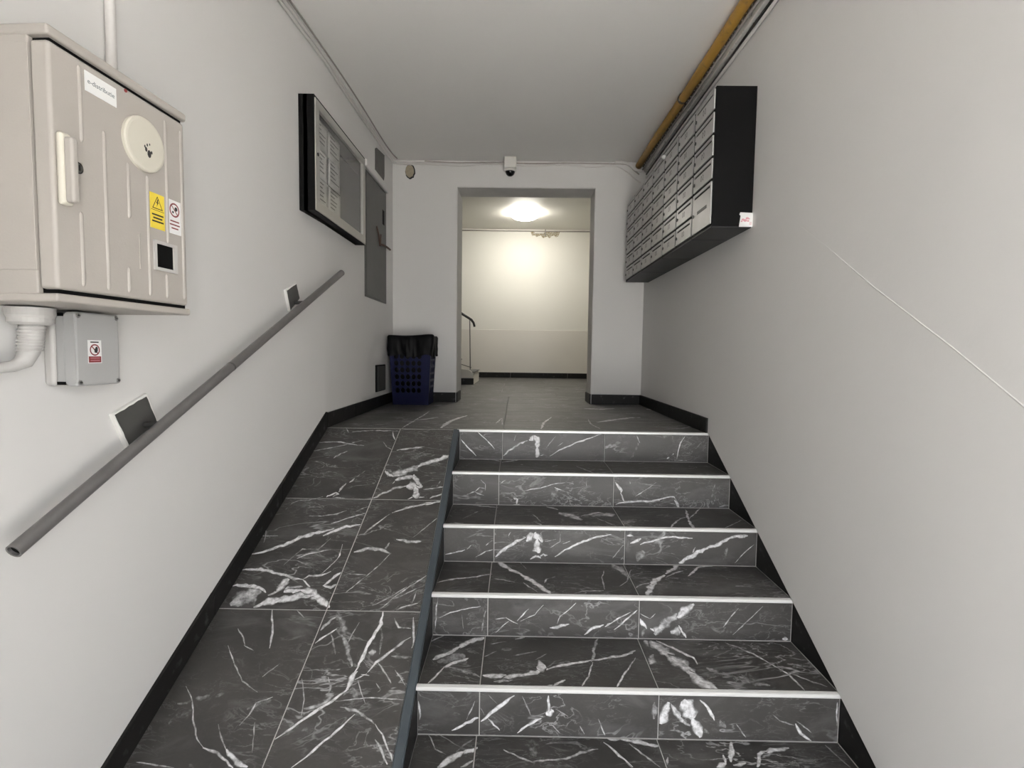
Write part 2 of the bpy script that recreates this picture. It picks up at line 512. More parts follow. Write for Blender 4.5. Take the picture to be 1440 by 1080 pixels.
# veins printed on the tiles, in millimetres on each plane: (width, strength %, u, v, u, v, ...)
VEINS = {
 'ramp': [
  (10, 60, (-1143,-138,-1041,-129,-970,-145,-879,-163)),
  (8, 50, (-1162,-219,-1099,-196,-1008,-166,-899,-111)),
  (11, 50, (-1018,-270,-988,-232,-959,-209)),
  (10, 45, (-1029,6,-1000,-42,-885,-21,-705,-23)),
  (7, 80, (-744,-30,-732,-72,-709,-113)),
  (6, 50, (-783,-123,-747,-171,-714,-192)),
  (14, 70, (-688,-197,-637,-183,-540,-163)),
  (51, 55, (-695,-405,-632,-384,-577,-353,-536,-316)),
  (33, 80, (-548,-327,-511,-300,-459,-276,-414,-251,-369,-223)),
  (17, 90, (-717,-366,-692,-390,-661,-409)),
  (28, 65, (-649,-433,-599,-418,-555,-402)),
  (20, 90, (-560,-392,-537,-431,-509,-477)),
  (55, 95, (-581,-479,-543,-473,-499,-481)),
  (32, 95, (-535,-478,-522,-514,-517,-563)),
  (9, 80, (-563,-573,-535,-550,-503,-554,-477,-553)),
  (17, 65, (-729,-568,-686,-531,-642,-498,-582,-474)),
  (8, 60, (-656,-462,-648,-443)),
  (7, 50, (-772,-571,-730,-565)),
  (11, 80, (-963,-562,-950,-550,-924,-532,-909,-541,-932,-559)),
  (7, 60, (-934,-563,-868,-568)),
  (10, 75, (-909,-527,-902,-486,-889,-465)),
  (11, 70, (-878,-457,-857,-426)),
  (7, 40, (-853,-416,-818,-368)),
  (8, 45, (-1129,-649,-1115,-606,-1089,-590,-1040,-587,-979,-560)),
  (12, 75, (-603,-653,-552,-628,-476,-601,-373,-573)),
  (11, 70, (-451,-559,-374,-518)),
  (11, 55, (-492,-500,-423,-484,-372,-479)),
  (8, 45, (-430,-485,-413,-437)),
  (7, 40, (-444,-71,-397,-88)),
  (7, 30, (-694,-315,-660,-283,-642,-229)),
  (18, 100, (-1176,-916,-1132,-899,-1056,-862,-1000,-821,-925,-787,-861,-761)),
  (14, 95, (-897,-808,-843,-771,-806,-750,-740,-736)),
  (8, 70, (-884,-734,-826,-704,-740,-662)),
  (8, 50, (-1004,-688,-944,-687,-874,-670,-835,-649)),
  (9, 50, (-788,-653,-739,-621)),
  (7, 60, (-970,-932,-927,-907,-838,-882)),
  (6, 60, (-1181,-809,-1147,-813,-1102,-809)),
  (5, 60, (-1171,-774,-1155,-815,-1149,-851)),
  (6, 60, (-797,-852,-790,-913,-802,-950,-838,-1007)),
  (15, 70, (-1185,-995,-1107,-989,-1038,-1007,-936,-1033,-908,-1036)),
  (6, 80, (-908,-1036,-883,-1058,-861,-1077)),
  (10, 60, (-908,-1036,-887,-1020,-836,-1015,-802,-995)),
  (12, 80, (-812,-1068,-790,-1034,-754,-998)),
  (13, 80, (-812,-1068,-778,-1071,-757,-1056)),
  (15, 95, (-1185,-1072,-1117,-1071,-1067,-1081,-1032,-1102)),
  (76, 50, (-1153,-1158,-1122,-1129,-1075,-1107,-1053,-1099)),
  (32, 75, (-989,-1098,-978,-1060,-968,-1033)),
  (29, 100, (-963,-1097,-913,-1092,-859,-1099,-813,-1123,-755,-1164)),
  (27, 100, (-1055,-1167,-1008,-1145,-949,-1133,-892,-1114,-835,-1113)),
  (20, 90, (-842,-1095,-798,-1130,-761,-1164)),
  (16, 60, (-1021,-1113,-969,-1082,-894,-1074)),
  (11, 75, (-616,-659,-536,-622,-455,-599,-377,-576)),
  (9, 50, (-720,-797,-684,-740,-625,-670)),
  (19, 60, (-733,-895,-678,-876,-622,-875,-575,-900)),
  (12, 50, (-612,-892,-597,-866,-588,-839)),
  (17, 60, (-561,-816,-512,-829,-448,-832)),
  (6, 55, (-712,-1096,-659,-1031,-609,-963,-569,-895)),
  (6, 50, (-732,-1005,-651,-1009)),
  (6, 50, (-488,-806,-428,-729,-377,-669)),
  (7, 55, (-554,-1167,-509,-1113,-455,-1061,-386,-1002)),
  (7, 50, (-589,-1154,-523,-1110,-468,-1065)),
  (7, 50, (-531,-1132,-473,-1102,-427,-1072)),
  (6, 60, (-491,-1169,-451,-1151,-410,-1138)),
  (5, 50, (-434,-1140,-423,-1079)),
  (7, 35, (-858,-818,-894,-881,-964,-882,-1014,-967)),
  (9, 70, (-976,-1174,-960,-1219,-934,-1274,-921,-1333)),
  (4, 50, (-1074,-1259,-1037,-1294,-1018,-1323)),
  (4, 50, (-1021,-1323,-976,-1343)),
  (4, 55, (-1079,-1325,-1020,-1396,-968,-1451,-899,-1487)),
  (5, 50, (-905,-1436,-865,-1391)),
  (22, 30, (-911,-1541,-871,-1516,-835,-1515)),
  (7, 55, (-913,-1591,-897,-1559,-889,-1521,-840,-1503)),
  (5, 50, (-837,-1667,-854,-1617,-868,-1581)),
  (5, 60, (-1154,-1472,-1104,-1520,-1071,-1576,-1028,-1633,-996,-1657)),
  (4, 45, (-983,-1588,-956,-1623,-923,-1660)),
  (13, 75, (-923,-1660,-888,-1684,-835,-1707)),
  (8, 65, (-997,-1655,-947,-1669,-877,-1708)),
  (4, 50, (-1181,-1698,-1116,-1705,-1056,-1711)),
  (16, 22, (-1150,-1531,-1089,-1510,-1023,-1499,-950,-1478)),
  (29, 18, (-1148,-1586,-1114,-1558,-1089,-1549)),
  (4, 50, (-878,-1179,-837,-1211)),
  (12, 95, (-543,-1179,-534,-1230,-551,-1267,-566,-1321,-578,-1382,-585,-1415)),
  (16, 95, (-581,-1409,-590,-1436,-599,-1477)),
  (9, 100, (-590,-1472,-619,-1497,-668,-1536,-726,-1583,-781,-1630)),
  (7, 95, (-548,-1550,-581,-1590,-622,-1630,-664,-1676,-700,-1705)),
  (8, 75, (-763,-1310,-731,-1280,-699,-1252)),
  (21, 35, (-718,-1189,-689,-1227,-658,-1275)),
  (17, 45, (-675,-1276,-647,-1311,-602,-1394)),
  (8, 40, (-716,-1270,-692,-1311,-674,-1351)),
  (17, 50, (-760,-1259,-741,-1228,-719,-1205)),
  (5, 50, (-641,-1305,-634,-1269,-620,-1225)),
  (9, 70, (-542,-1414,-519,-1379,-478,-1339,-446,-1307,-412,-1279)),
  (5, 80, (-562,-1420,-532,-1424)),
  (5, 60, (-583,-1441,-542,-1417)),
  (6, 50, (-514,-1376,-485,-1408,-449,-1449)),
  (4, 50, (-446,-1402,-400,-1455)),
  (5, 55, (-567,-1441,-546,-1481,-521,-1519)),
  (4, 60, (-625,-1512,-561,-1503,-490,-1497,-438,-1501,-386,-1502)),
  (9, 50, (-604,-1530,-551,-1539,-505,-1561,-476,-1579)),
  (6, 60, (-476,-1579,-444,-1609,-415,-1651,-388,-1692)),
  (8, 65, (-463,-1623,-432,-1660,-411,-1692)),
  (5, 55, (-764,-1439,-731,-1509,-722,-1561)),
  (16, 50, (-723,-1537,-686,-1527,-650,-1512,-636,-1492)),
  (8, 40, (-676,-1432,-656,-1463,-657,-1493)),
  (26, 50, (-555,-1343,-529,-1337)),
  (8, 70, (-417,-1199,-407,-1258,-398,-1294,-401,-1323)),
  (8, 50, (-490,-1204,-465,-1241,-418,-1246)),
  (11, 35, (-546,-1218,-518,-1285,-515,-1348)),
  (20, 30, (-605,-1492,-580,-1471,-549,-1510,-597,-1521)),
  (9, 40, (-470,-1353,-425,-1358,-386,-1357)),
  (4, 40, (-502,-1450,-481,-1470,-489,-1480)),
  (20, 25, (-776,-1571,-712,-1596,-658,-1609)),
 ],
 'R0': [
  (7, 90, (-350,-60,-312,-104,-260,-155)),
  (6, 80, (-258,-10,-210,-51,-152,-112)),
  (14, 70, (-100,-153,-69,-120,-18,-87,39,-57)),
  (26, 85, (51,-60,76,-34,115,-59)),
  (28, 90, (83,-28,99,-66,97,-105)),
  (25, 95, (97,-98,103,-130,94,-159)),
  (8, 70, (117,-149,136,-143)),
  (8, 85, (171,-149,243,-106,331,-66,420,-35,476,-12)),
  (5, 45, (148,-104,204,-32)),
  (5, 50, (217,-90,249,-67)),
  (5, 40, (-38,-62,-29,-29)),
  (5, 50, (680,-20,698,-65)),
  (7, 70, (916,-157,924,-104,933,-62,959,-23)),
  (12, 90, (860,-157,874,-148)),
  (6, 80, (894,-132,897,-122)),
  (5, 50, (902,-164,978,-163)),
  (17, 20, (645,-157,672,-108,691,-58)),
 ],
 'T1': [
  (28, 75, (-354,42,-261,9,-171,3,-108,-47)),
  (23, 75, (-108,-70,-49,-28,22,38)),
  (30, 50, (1,-125,13,-119)),
  (15, 40, (176,-163,208,-133)),
  (13, 50, (311,-145,367,-259,410,-354)),
  (18, 50, (-336,-330,-266,-350,-192,-357)),
  (22, 35, (925,-275,1031,-294)),
 ],
 'R1': [
  (5, 60, (-211,-216,-185,-239,-188,-274)),
  (6, 50, (-285,-296,-239,-280,-217,-257,-188,-262)),
  (6, 50, (-245,-280,-193,-300)),
  (29, 20, (-336,-328,-268,-304,-199,-280)),
  (6, 60, (-111,-238,-80,-217)),
  (6, 60, (21,-270,104,-255,161,-236,235,-224)),
  (5, 60, (178,-251,235,-273)),
  (5, 50, (240,-221,280,-232)),
  (35, 25, (145,-327,167,-297,195,-262)),
  (10, 90, (-36,-309,-18,-318,-21,-347)),
  (5, 80, (-38,-347,-4,-346)),
  (5, 40, (345,-213,347,-265)),
  (4, 60, (114,-339,140,-347)),
  (13, 90, (496,-218,524,-249,531,-274)),
  (9, 85, (528,-274,538,-306,554,-328)),
  (10, 75, (502,-335,554,-325,616,-316,679,-318,734,-312)),
  (8, 75, (679,-320,753,-299,808,-290,828,-320)),
  (14, 85, (809,-308,828,-333,835,-352)),
  (5, 50, (603,-292,664,-253,713,-215)),
  (10, 35, (791,-327,816,-333)),
  (7, 60, (573,-214,575,-226)),
  (10, 25, (1002,-324,1006,-267,1023,-216)),
  (13, 40, (1046,-342,1095,-329)),
  (12, 20, (878,-326,913,-281)),
 ],
 'T2': [
  (18, 80, (-356,-304,-267,-322,-191,-341,-117,-362)),
  (21, 70, (139,-329,192,-382)),
  (54, 65, (194,-427,245,-468,295,-540)),
  (19, 60, (297,-482,351,-445,399,-417,424,-433)),
  (60, 40, (344,-454,419,-459)),
  (7, 60, (61,-460,80,-518,96,-573)),
  (15, 55, (68,-583,97,-620)),
  (15, 50, (-333,-610,-271,-615)),
  (9, 30, (-283,-552,-194,-393)),
  (12, 85, (861,-345,844,-424,819,-517)),
  (17, 90, (819,-517,807,-603,802,-643)),
  (10, 75, (693,-640,724,-582,787,-492,828,-471)),
  (9, 70, (837,-480,893,-402,944,-320)),
  (7, 50, (947,-628,1020,-559,1088,-495)),
  (50, 60, (385,-447,421,-449,475,-443)),
  (10, 50, (375,-512,417,-571,459,-644)),
 ],
 'R2': [
  (7, 70, (-351,-492,-306,-482,-258,-469)),
  (6, 50, (-252,-466,-231,-447)),
  (6, 60, (-210,-502,-162,-474,-123,-464)),
  (8, 40, (-162,-446,-133,-421)),
  (14, 80, (-117,-501,-90,-473,-49,-444,23,-403)),
  (25, 80, (29,-425,52,-394,94,-399)),
  (30, 95, (64,-381,83,-411,104,-423)),
  (30, 95, (77,-412,77,-448,84,-479)),
  (10, 90, (45,-507,72,-491,96,-503)),
  (9, 70, (90,-497,108,-484,126,-490)),
  (10, 90, (162,-496,209,-461,280,-426,339,-401,422,-384)),
  (4, 50, (137,-453,184,-422,184,-385)),
  (6, 60, (197,-431,232,-418)),
  (6, 60, (-58,-399,-46,-380)),
  (4, 40, (113,-423,166,-410)),
  (13, 70, (495,-391,524,-387)),
  (15, 85, (512,-427,534,-416,560,-400)),
  (10, 70, (557,-428,614,-412,672,-391,736,-393,800,-394)),
  (19, 95, (740,-515,784,-491,828,-461,872,-440)),
  (22, 85, (865,-444,922,-420,972,-393)),
  (17, 60, (966,-395,1004,-382,1055,-378)),
  (6, 50, (802,-465,814,-438)),
  (4, 60, (999,-511,1039,-464,1085,-420)),
  (39, 35, (543,-509,560,-482,577,-462)),
  (26, 20, (926,-509,950,-469,967,-429)),
  (5, 50, (431,-497,480,-431)),
  (8, 30, (469,-503,485,-483)),
 ],
 'T3': [
  (13, 70, (-358,-861,-295,-824,-208,-801,-125,-766)),
  (23, 90, (-112,-603,-83,-668,-41,-722,5,-767)),
  (27, 90, (0,-761,44,-823,85,-882,124,-944)),
  (8, 50, (10,-843,37,-884,72,-934)),
  (11, 50, (-118,-810,-73,-821,-23,-844)),
  (8, 50, (101,-845,111,-808,152,-781)),
  (7, 70, (378,-712,357,-786,349,-895)),
  (10, 55, (219,-934,270,-910,345,-907)),
  (8, 35, (-5,-628,29,-706)),
  (19, 95, (747,-608,711,-672,649,-733)),
  (26, 95, (645,-747,588,-798,545,-872,513,-952)),
  (12, 60, (647,-761,695,-724,740,-700)),
  (12, 60, (483,-874,531,-834,563,-826)),
  (12, 70, (742,-751,779,-713,826,-652,894,-641)),
  (39, 45, (432,-637,462,-711,478,-782)),
  (7, 60, (419,-864,458,-817,503,-695)),
  (44, 15, (595,-818,612,-882)),
  (11, 20, (880,-709,914,-779,958,-817)),
 ],
 'R3': [
  (5, 70, (-329,-627,-287,-605,-225,-588,-162,-576)),
  (4, 40, (-238,-612,-232,-671)),
  (7, 35, (-156,-681,-151,-632,-141,-594)),
  (7, 50, (-335,-539,-342,-582,-347,-679)),
  (5, 60, (-101,-685,-68,-652,-47,-638)),
  (5, 60, (-102,-628,-58,-622,-10,-648)),
  (5, 60, (-13,-635,10,-607,33,-583)),
  (4, 60, (0,-635,57,-607,93,-566)),
  (6, 70, (151,-643,161,-610,192,-588,225,-555)),
  (12, 75, (120,-662,151,-656,198,-642)),
  (10, 90, (262,-689,292,-661,339,-644)),
  (9, 90, (344,-652,370,-636)),
  (35, 50, (544,-679,592,-632,641,-591)),
  (32, 75, (636,-608,674,-573,701,-550)),
  (15, 85, (483,-617,498,-640,515,-657)),
  (22, 30, (493,-686,509,-657)),
  (35, 60, (611,-672,655,-660)),
  (9, 90, (643,-640,655,-666,676,-691)),
  (8, 80, (529,-654,543,-668)),
  (5, 50, (485,-594,525,-616)),
  (7, 65, (381,-665,425,-624,474,-580)),
  (6, 60, (347,-651,380,-627,446,-589)),
  (6, 50, (822,-645,853,-599,880,-564)),
  (5, 50, (862,-676,900,-638,980,-556)),
  (28, 15, (834,-668,888,-621)),
  (23, 55, (1064,-693,1086,-690)),
  (6, 40, (525,-616,547,-593)),
 ],
 'T4': [
  (14, 75, (-20,-978,27,-948)),
  (64, 60, (504,-966,532,-1004,561,-1037)),
  (25, 90, (-329,-1124,-283,-1087,-234,-1038)),
  (28, 90, (-240,-1044,-207,-999,-145,-968)),
  (60, 40, (-312,-1133,-256,-1107,-209,-1100)),
  (8, 80, (-329,-1270,-304,-1222,-279,-1161)),
  (18, 70, (-284,-1166,-241,-1136,-196,-1110)),
  (8, 60, (-358,-1004,-296,-944)),
  (16, 40, (-267,-1165,-200,-1191,-141,-1221)),
  (21, 85, (-136,-1212,-90,-1215,-51,-1210)),
  (21, 80, (-95,-1229,-28,-1214,40,-1193,117,-1163)),
  (14, 80, (99,-1169,171,-1138,269,-1110)),
  (15, 80, (257,-1116,332,-1093,389,-1076,435,-1059)),
  (56, 95, (59,-1160,94,-1153)),
  (14, 60, (-95,-1242,-28,-1236)),
  (14, 50, (314,-959,287,-1048,268,-1120)),
  (7, 60, (271,-1120,244,-1205,204,-1276)),
  (7, 70, (329,-1276,362,-1211,404,-1145)),
  (12, 70, (112,-1266,133,-1244,157,-1226)),
  (8, 50, (82,-1267,116,-1257)),
  (8, 50, (-118,-1013,-55,-994)),
  (9, 40, (-29,-1089,63,-1055)),
  (7, 40, (55,-1112,105,-1070)),
  (8, 40, (-137,-1098,-91,-1060)),
  (35, 25, (136,-1144,185,-1118)),
  (62, 65, (522,-970,549,-1017,582,-1082)),
  (58, 65, (563,-1061,601,-1124,625,-1183)),
  (47, 75, (613,-1164,636,-1221,686,-1274)),
  (15, 70, (549,-969,613,-1026,660,-1080,664,-1122)),
  (24, 60, (511,-1063,487,-1127)),
  (27, 80, (686,-1274,721,-1273)),
  (11, 45, (825,-973,879,-1018,920,-1072,944,-1113)),
  (9, 50, (941,-1114,974,-1163,985,-1265)),
  (10, 40, (971,-1158,1027,-1200,1075,-1240)),
  (43, 25, (688,-1142,764,-1198,875,-1241)),
  (7, 50, (382,-1181,440,-1087)),
  (17, 50, (408,-1061,451,-1042)),
 ],
 'R4': [
  (10, 90, (-237,-860,-201,-839,-157,-815,-141,-809)),
  (11, 100, (-138,-823,-103,-794,-59,-759,-22,-727)),
  (8, 70, (-114,-811,-91,-834,-72,-856)),
  (11, 90, (98,-725,96,-762,97,-790)),
  (28, 90, (88,-793,116,-781)),
  (9, 95, (-9,-864,24,-834,72,-808)),
  (4, 50, (-187,-819,-158,-750)),
  (4, 50, (-139,-772,-125,-800)),
  (6, 45, (6,-729,22,-763,34,-797)),
  (7, 40, (34,-797,78,-802)),
  (4, 50, (121,-772,165,-800)),
  (5, 40, (105,-824,139,-861)),
  (5, 50, (271,-806,295,-866)),
  (4, 40, (-112,-726,-81,-760)),
  (6, 50, (207,-833,224,-862)),
  (9, 60, (-352,-754,-349,-822)),
  (34, 75, (486,-820,499,-778,512,-741)),
  (47, 85, (558,-734,582,-764,595,-800)),
  (29, 90, (595,-800,614,-836,626,-866)),
  (18, 60, (513,-747,542,-777,555,-807,596,-824)),
  (11, 90, (619,-730,645,-757,670,-804)),
  (25, 40, (619,-836,655,-847)),
  (5, 40, (859,-770,895,-800,947,-817)),
  (12, 60, (947,-811,972,-847,1008,-870)),
  (5, 40, (952,-799,1006,-840)),
  (7, 40, (746,-815,782,-863)),
  (17, 40, (460,-742,462,-803)),
  (23, 30, (688,-804,712,-828)),
  (6, 60, (1089,-730,1091,-814)),
 ],
 'T5': [
  (6, 50, (-317,-1277,-284,-1341,-244,-1363)),
  (22, 95, (-267,-1415,-217,-1372,-188,-1352)),
  (20, 90, (-198,-1359,-142,-1333)),
  (9, 70, (-192,-1414,-148,-1384)),
  (8, 50, (-57,-1338,-4,-1367,48,-1392)),
  (48, 22, (40,-1290,49,-1366)),
  (11, 50, (38,-1385,90,-1378,152,-1369,203,-1342,263,-1326)),
  (9, 85, (287,-1294,319,-1338,364,-1399)),
  (19, 95, (295,-1277,347,-1278,388,-1291)),
  (7, 30, (-223,-1366,-186,-1317,-156,-1288)),
  (20, 95, (365,-1283,409,-1293,476,-1310)),
  (18, 95, (727,-1281,708,-1334,688,-1369)),
  (17, 90, (637,-1396,674,-1377)),
  (12, 85, (677,-1341,674,-1377)),
  (14, 85, (767,-1388,801,-1338,833,-1319)),
  (15, 85, (820,-1322,869,-1315,915,-1303)),
  (8, 60, (374,-1298,417,-1355,454,-1399)),
  (6, 50, (345,-1378,362,-1401)),
  (8, 50, (1049,-1288,1058,-1339,1073,-1383)),
  (11, 70, (472,-1395,491,-1357)),
  (20, 60, (693,-1383,740,-1375)),
 ],
 'land': [
  (14, 60, (-699,-35,-703,133,-695,391,-688,654,-692,912)),
  (46, 50, (-692,377,-617,471,-573,550)),
  (31, 85, (-479,52,-465,314,-431,491,-382,665)),
  (13, 50, (-159,282,-127,562)),
  (7, 50, (-127,562,-114,193)),
  (72, 40, (-726,1315,-662,1357)),
  (13, 50, (-1162,87,-1171,305)),
  (16, 85, (121,72,152,347,222,640)),
  (45, 60, (503,397,626,521,780,664,867,697)),
  (11, 50, (470,554,454,313,483,107)),
  (60, 60, (529,1233,662,1209,792,1267)),
  (61, 60, (1045,1248,1128,1258)),
  (30, 40, (878,146,997,174,1124,319)),
  (125, 50, (53,3425,206,3335)),
 ],
}


# ---------------------------------------------------------------- tiles with printed veins
def clip_poly(poly, clip):
    """Sutherland-Hodgman; poly points are (u, v, strength), clip is a convex ccw polygon"""
    out = poly
    for k in range(len(clip)):
        (ax, ay), (bx, by) = clip[k], clip[(k + 1) % len(clip)]
        src, out = out, []
        if not src:
            return []

        def side(p):
            return (bx - ax) * (p[1] - ay) - (by - ay) * (p[0] - ax)
        for i, p in enumerate(src):
            q = src[i - 1]
            sp, sq = side(p), side(q)
            if (sp >= 0) != (sq >= 0):
                t = sq / (sq - sp)
                out.append(tuple(q[j] + t * (p[j] - q[j]) for j in range(3)))
            if sp >= 0:
                out.append(p)
    return out


def vein_quads(w, strength, pts, rnd):
    """a wandering ribbon, widest in the middle: quads of (u, v, strength)"""
    pts = [Vector((pts[i], pts[i + 1])) for i in range(0, len(pts), 2)]
    fine = []
    for a, b in zip(pts, pts[1:]):
        n = max(2, int((b - a).length / 0.016))
        fine += [a.lerp(b, k / n) for k in range(n)]
    fine.append(pts[-1])
    n = len(fine)
    rows = []
    w = max(w, 0.0045) * 1.35
    for k, p in enumerate(fine):
        t = fine[min(k + 1, n - 1)] - fine[max(k - 1, 0)]
        t = t.normalized() if t.length > 1e-9 else Vector((1, 0))
        nrm = Vector((-t.y, t.x))
        f = k / (n - 1)
        ww = w * 0.5 * min(1.0, 0.30 + 0.70 * min(f, 1 - f) / 0.22) * rnd.uniform(0.7, 1.3)
        p = p + nrm * rnd.uniform(-0.18, 0.18) * min(w, 0.02)
        s = strength * rnd.uniform(0.8, 1.1)
        rows.append(((p + nrm * ww, 0.0), (p + nrm * ww * 0.35, s * 0.8), (p - nrm * ww * 0.35, s * 0.8), (p - nrm * ww, 0.0)))
    out = []
    for r0, r1 in zip(rows, rows[1:]):
        for j in range(3):
            q = [r0[j], r0[j + 1], r1[j + 1], r1[j]]
            out.append([(p.x, p.y, s) for p, s in q])
    return out


QUADS = {}


def quads_of(group):
    if group not in QUADS:
        rnd = random.Random(hash(len(group)) + 11)
        QUADS[group] = [(q, i) for i, (w, s, pts) in enumerate(sorted(VEINS.get(group, []), key=lambda a: a[1] - 0.3 * a[0]))
                        for q in vein_quads(w / 1000, s / 100, [c / 1000 for c in pts], rnd)]
    return QUADS[group]


def area2(p):
    return sum(p[i - 1][0] * p[i][1] - p[i][0] * p[i - 1][1] for i in range(len(p)))


def tile(name, poly, O, U, V, parent, group=None, thick=0.010, cham=0.0012, material=None):
    """a slab with chamfered edges; poly (ccw) in plane coordinates, plane point = O + u U + v V"""
    O, U, V = Vector(O), Vector(U), Vector(V)
    Nn = U.cross(V).normalized()
    if area2(poly) < 0:
        poly = poly[::-1]
    n = len(poly)
    cx = sum(p[0] for p in poly) / n
    cy = sum(p[1] for p in poly) / n
    c = Vector((cx, cy))
    inner = []
    for i in range(n):                                             # inset by the chamfer
        a, b, d = Vector(poly[i - 1]), Vector(poly[i]), Vector(poly[(i + 1) % n])
        e1, e2 = (b - a).normalized(), (d - b).normalized()
        n1, n2 = Vector((-e1.y, e1.x)), Vector((-e2.y, e2.x))
        m = (n1 + n2)
        m = m / max(0.25, m.dot(n1))
        inner.append(b + m * cham)
    org = O + U * cx + V * cy
    vs_, fs, at = [], [], []

    def P(u, v, h):
        return tuple(O + U * u + V * v + Nn * h - org)
    for ring, h in ((inner, 0.0), (poly, -cham), (poly, -thick)):
        for p in ring:
            vs_.append(P(p[0], p[1], h))
            at.append(0.0)
    fs.append(tuple(range(n)))
    for r in (0, 1):
        for i in range(n):
            j = (i + 1) % n
            fs.append((r * n + i, (r + 1) * n + i, (r + 1) * n + j, r * n + j))
    fs.append(tuple(2 * n + i for i in reversed(range(n))))
    if group:
        cl = [tuple(p) for p in inner]
        lo = (min(p[0] for p in cl), min(p[1] for p in cl))
        hi = (max(p[0] for p in cl), max(p[1] for p in cl))
        for q, li in quads_of(group):
            if max(p[0] for p in q) < lo[0] or min(p[0] for p in q) > hi[0] or max(p[1] for p in q) < lo[1] or min(p[1] for p in q) > hi[1]:
                continue
            if area2(q) < 0:
                q = q[::-1]
            r = clip_poly(q, cl)
            if len(r) < 3 or abs(area2(r)) < 1e-8:
                continue
            i0 = len(vs_)
            for p in r:
                vs_.append(P(p[0], p[1], 0.00006 + 0.000005 * li))
                at.append(p[2])
            fs.append(tuple(range(i0, i0 + len(r))))
    me = bpy.data.meshes.new(name)
    me.from_pydata(vs_, [], fs)
    me.materials.append(material or MARBLE)
    a = me.attributes.new('vein', 'FLOAT', 'POINT')
    a.data.foreach_set('value', at)
    ob = bpy.data.objects.new(name, me)
    ob.location = org
    col.objects.link(ob)
    ob.parent = parent
    return ob


def rect(u0, u1, v0, v1, g=0.0015):
    return [(u0 + g, v0 + g), (u1 - g, v0 + g), (u1 - g, v1 - g), (u0 + g, v1 - g)]

# ================================================================ THE SETTING
# ---- walls
plan = [(left_x(YE), YE), (XL, 0.0), (XL, YB), (XL - 0.2, YB), (XL - 0.2, 0.0), (left_x(YE) - 0.2, YE)]
structure(fix_normals(MB().prism(plan, FLOOR - 0.1, ZC, 'z').build('wall_left', WALL, origin=(XL, 0, 0))),
          'white painted wall on the handrail side of the ramp')
outline = [(YE, FLOOR), (FLOOR / SLOPE, FLOOR), (0.0, 0.0), (YB, 0.0), (YB, ZC), (YE, ZC)]
wall_right = structure(fix_normals(MB().prism(outline, XRW, XRW + 0.22, 'x').build('wall_right', WALL, bevel=0.004)),
                       'white painted wall carrying the letterboxes')
MB().box(XR + 0.0062, XRW + 0.215, YE, 0.03, FLOOR - 0.1, 0.03).build('mortar_bed', GROUT, wall_right)
rg_ = MB()                                                         # faint filled crack running down the plaster
sp_ = [(-2.60, -0.155), (-2.2, 0.113), (-1.842, 0.352), (-1.648, 0.482), (-1.344, 0.673), (-1.067, 0.862), (-0.90, 0.97)]
rg_.tube([(XRW + 0.0024, y_, z_) for y_, z_ in sp_], [.003, .0035, .0035, .0035, .0035, .0032, .0026], 8)
rg_.build('plaster_ridge', WALL, wall_right, smooth=True)
wb = MB()
wb.box(-3.2, DX0, YB, YB2, -0.05, ROOM_Z + 0.05)
wb.box(DX1, 2.1, YB, YB2, -0.05, ROOM_Z + 0.05)
wb.box(DX0, DX1, YB, YB2, DZ, ROOM_Z + 0.05)
wall_back = structure(wb.build('wall_back', WALL), 'white end wall with a plain doorway')
# rough reveals of the doorway
rv = MB()
rv.box(DX0 - 0.001, DX0 + 0.006, YB + 0.006, YB2 + 0.12, 0.0, DZ)
rv.box(DX1 - 0.006, DX1 + 0.001, YB + 0.006, YB2, 0.0, DZ)
rv.box(DX0, DX1, YB + 0.006, YB2, DZ - 0.006, DZ + 0.001)
rv.build('doorway_reveal', REVEAL, wall_back)
structure(MB().box(XL - 0.35, XRW + 0.22, YE, YB, ZC, ZC + 0.15).build('ceiling', CEIL, origin=(0, 0, ZC)), 'low white ceiling over the steps')

# unseen wall added behind the viewer; its low right-hand opening steers the daylight
structure(MB().box(-1.6, XRW + 0.22, YE - 0.22, YE, 1.40, ZC + 0.15).box(-1.6, -0.14, YE - 0.22, YE, FLOOR - 0.1, 1.40).build('wall_front_added', WALL, origin=(0, YE, 1.25)), 'added unseen white wall with its opening placed to steer the daylight')

# ---- the lit hall beyond the doorway
far = structure(MB().box(-3.4, 2.1, ROOM_Y, ROOM_Y + 0.2, -0.05, ROOM_Z + 0.2).build('wall_far', ROOMWALL), 'lamp-lit white wall beyond the doorway')
MB().box(-3.2, 1.9, ROOM_Y - 0.010, ROOM_Y, 0.0, 0.852).build('dado_panel', DADO, far, bevel=0.004)
structure(MB().box(1.9, 2.1, YB2, ROOM_Y, -0.05, ROOM_Z + 0.2).build('wall_hall_right', ROOMWALL, origin=(1.9, 4, 0)))
structure(MB().box(-3.4, -3.2, YB2, ROOM_Y, -0.05, ROOM_Z + 0.2).build('wall_hall_left', ROOMWALL, origin=(-3.2, 4, 0)))
structure(MB().box(-3.2, 1.9, YB2, ROOM_Y, ROOM_Z, ROOM_Z + 0.2).build('ceiling_hall', ROOMWALL, origin=(0, 4, ROOM_Z)))

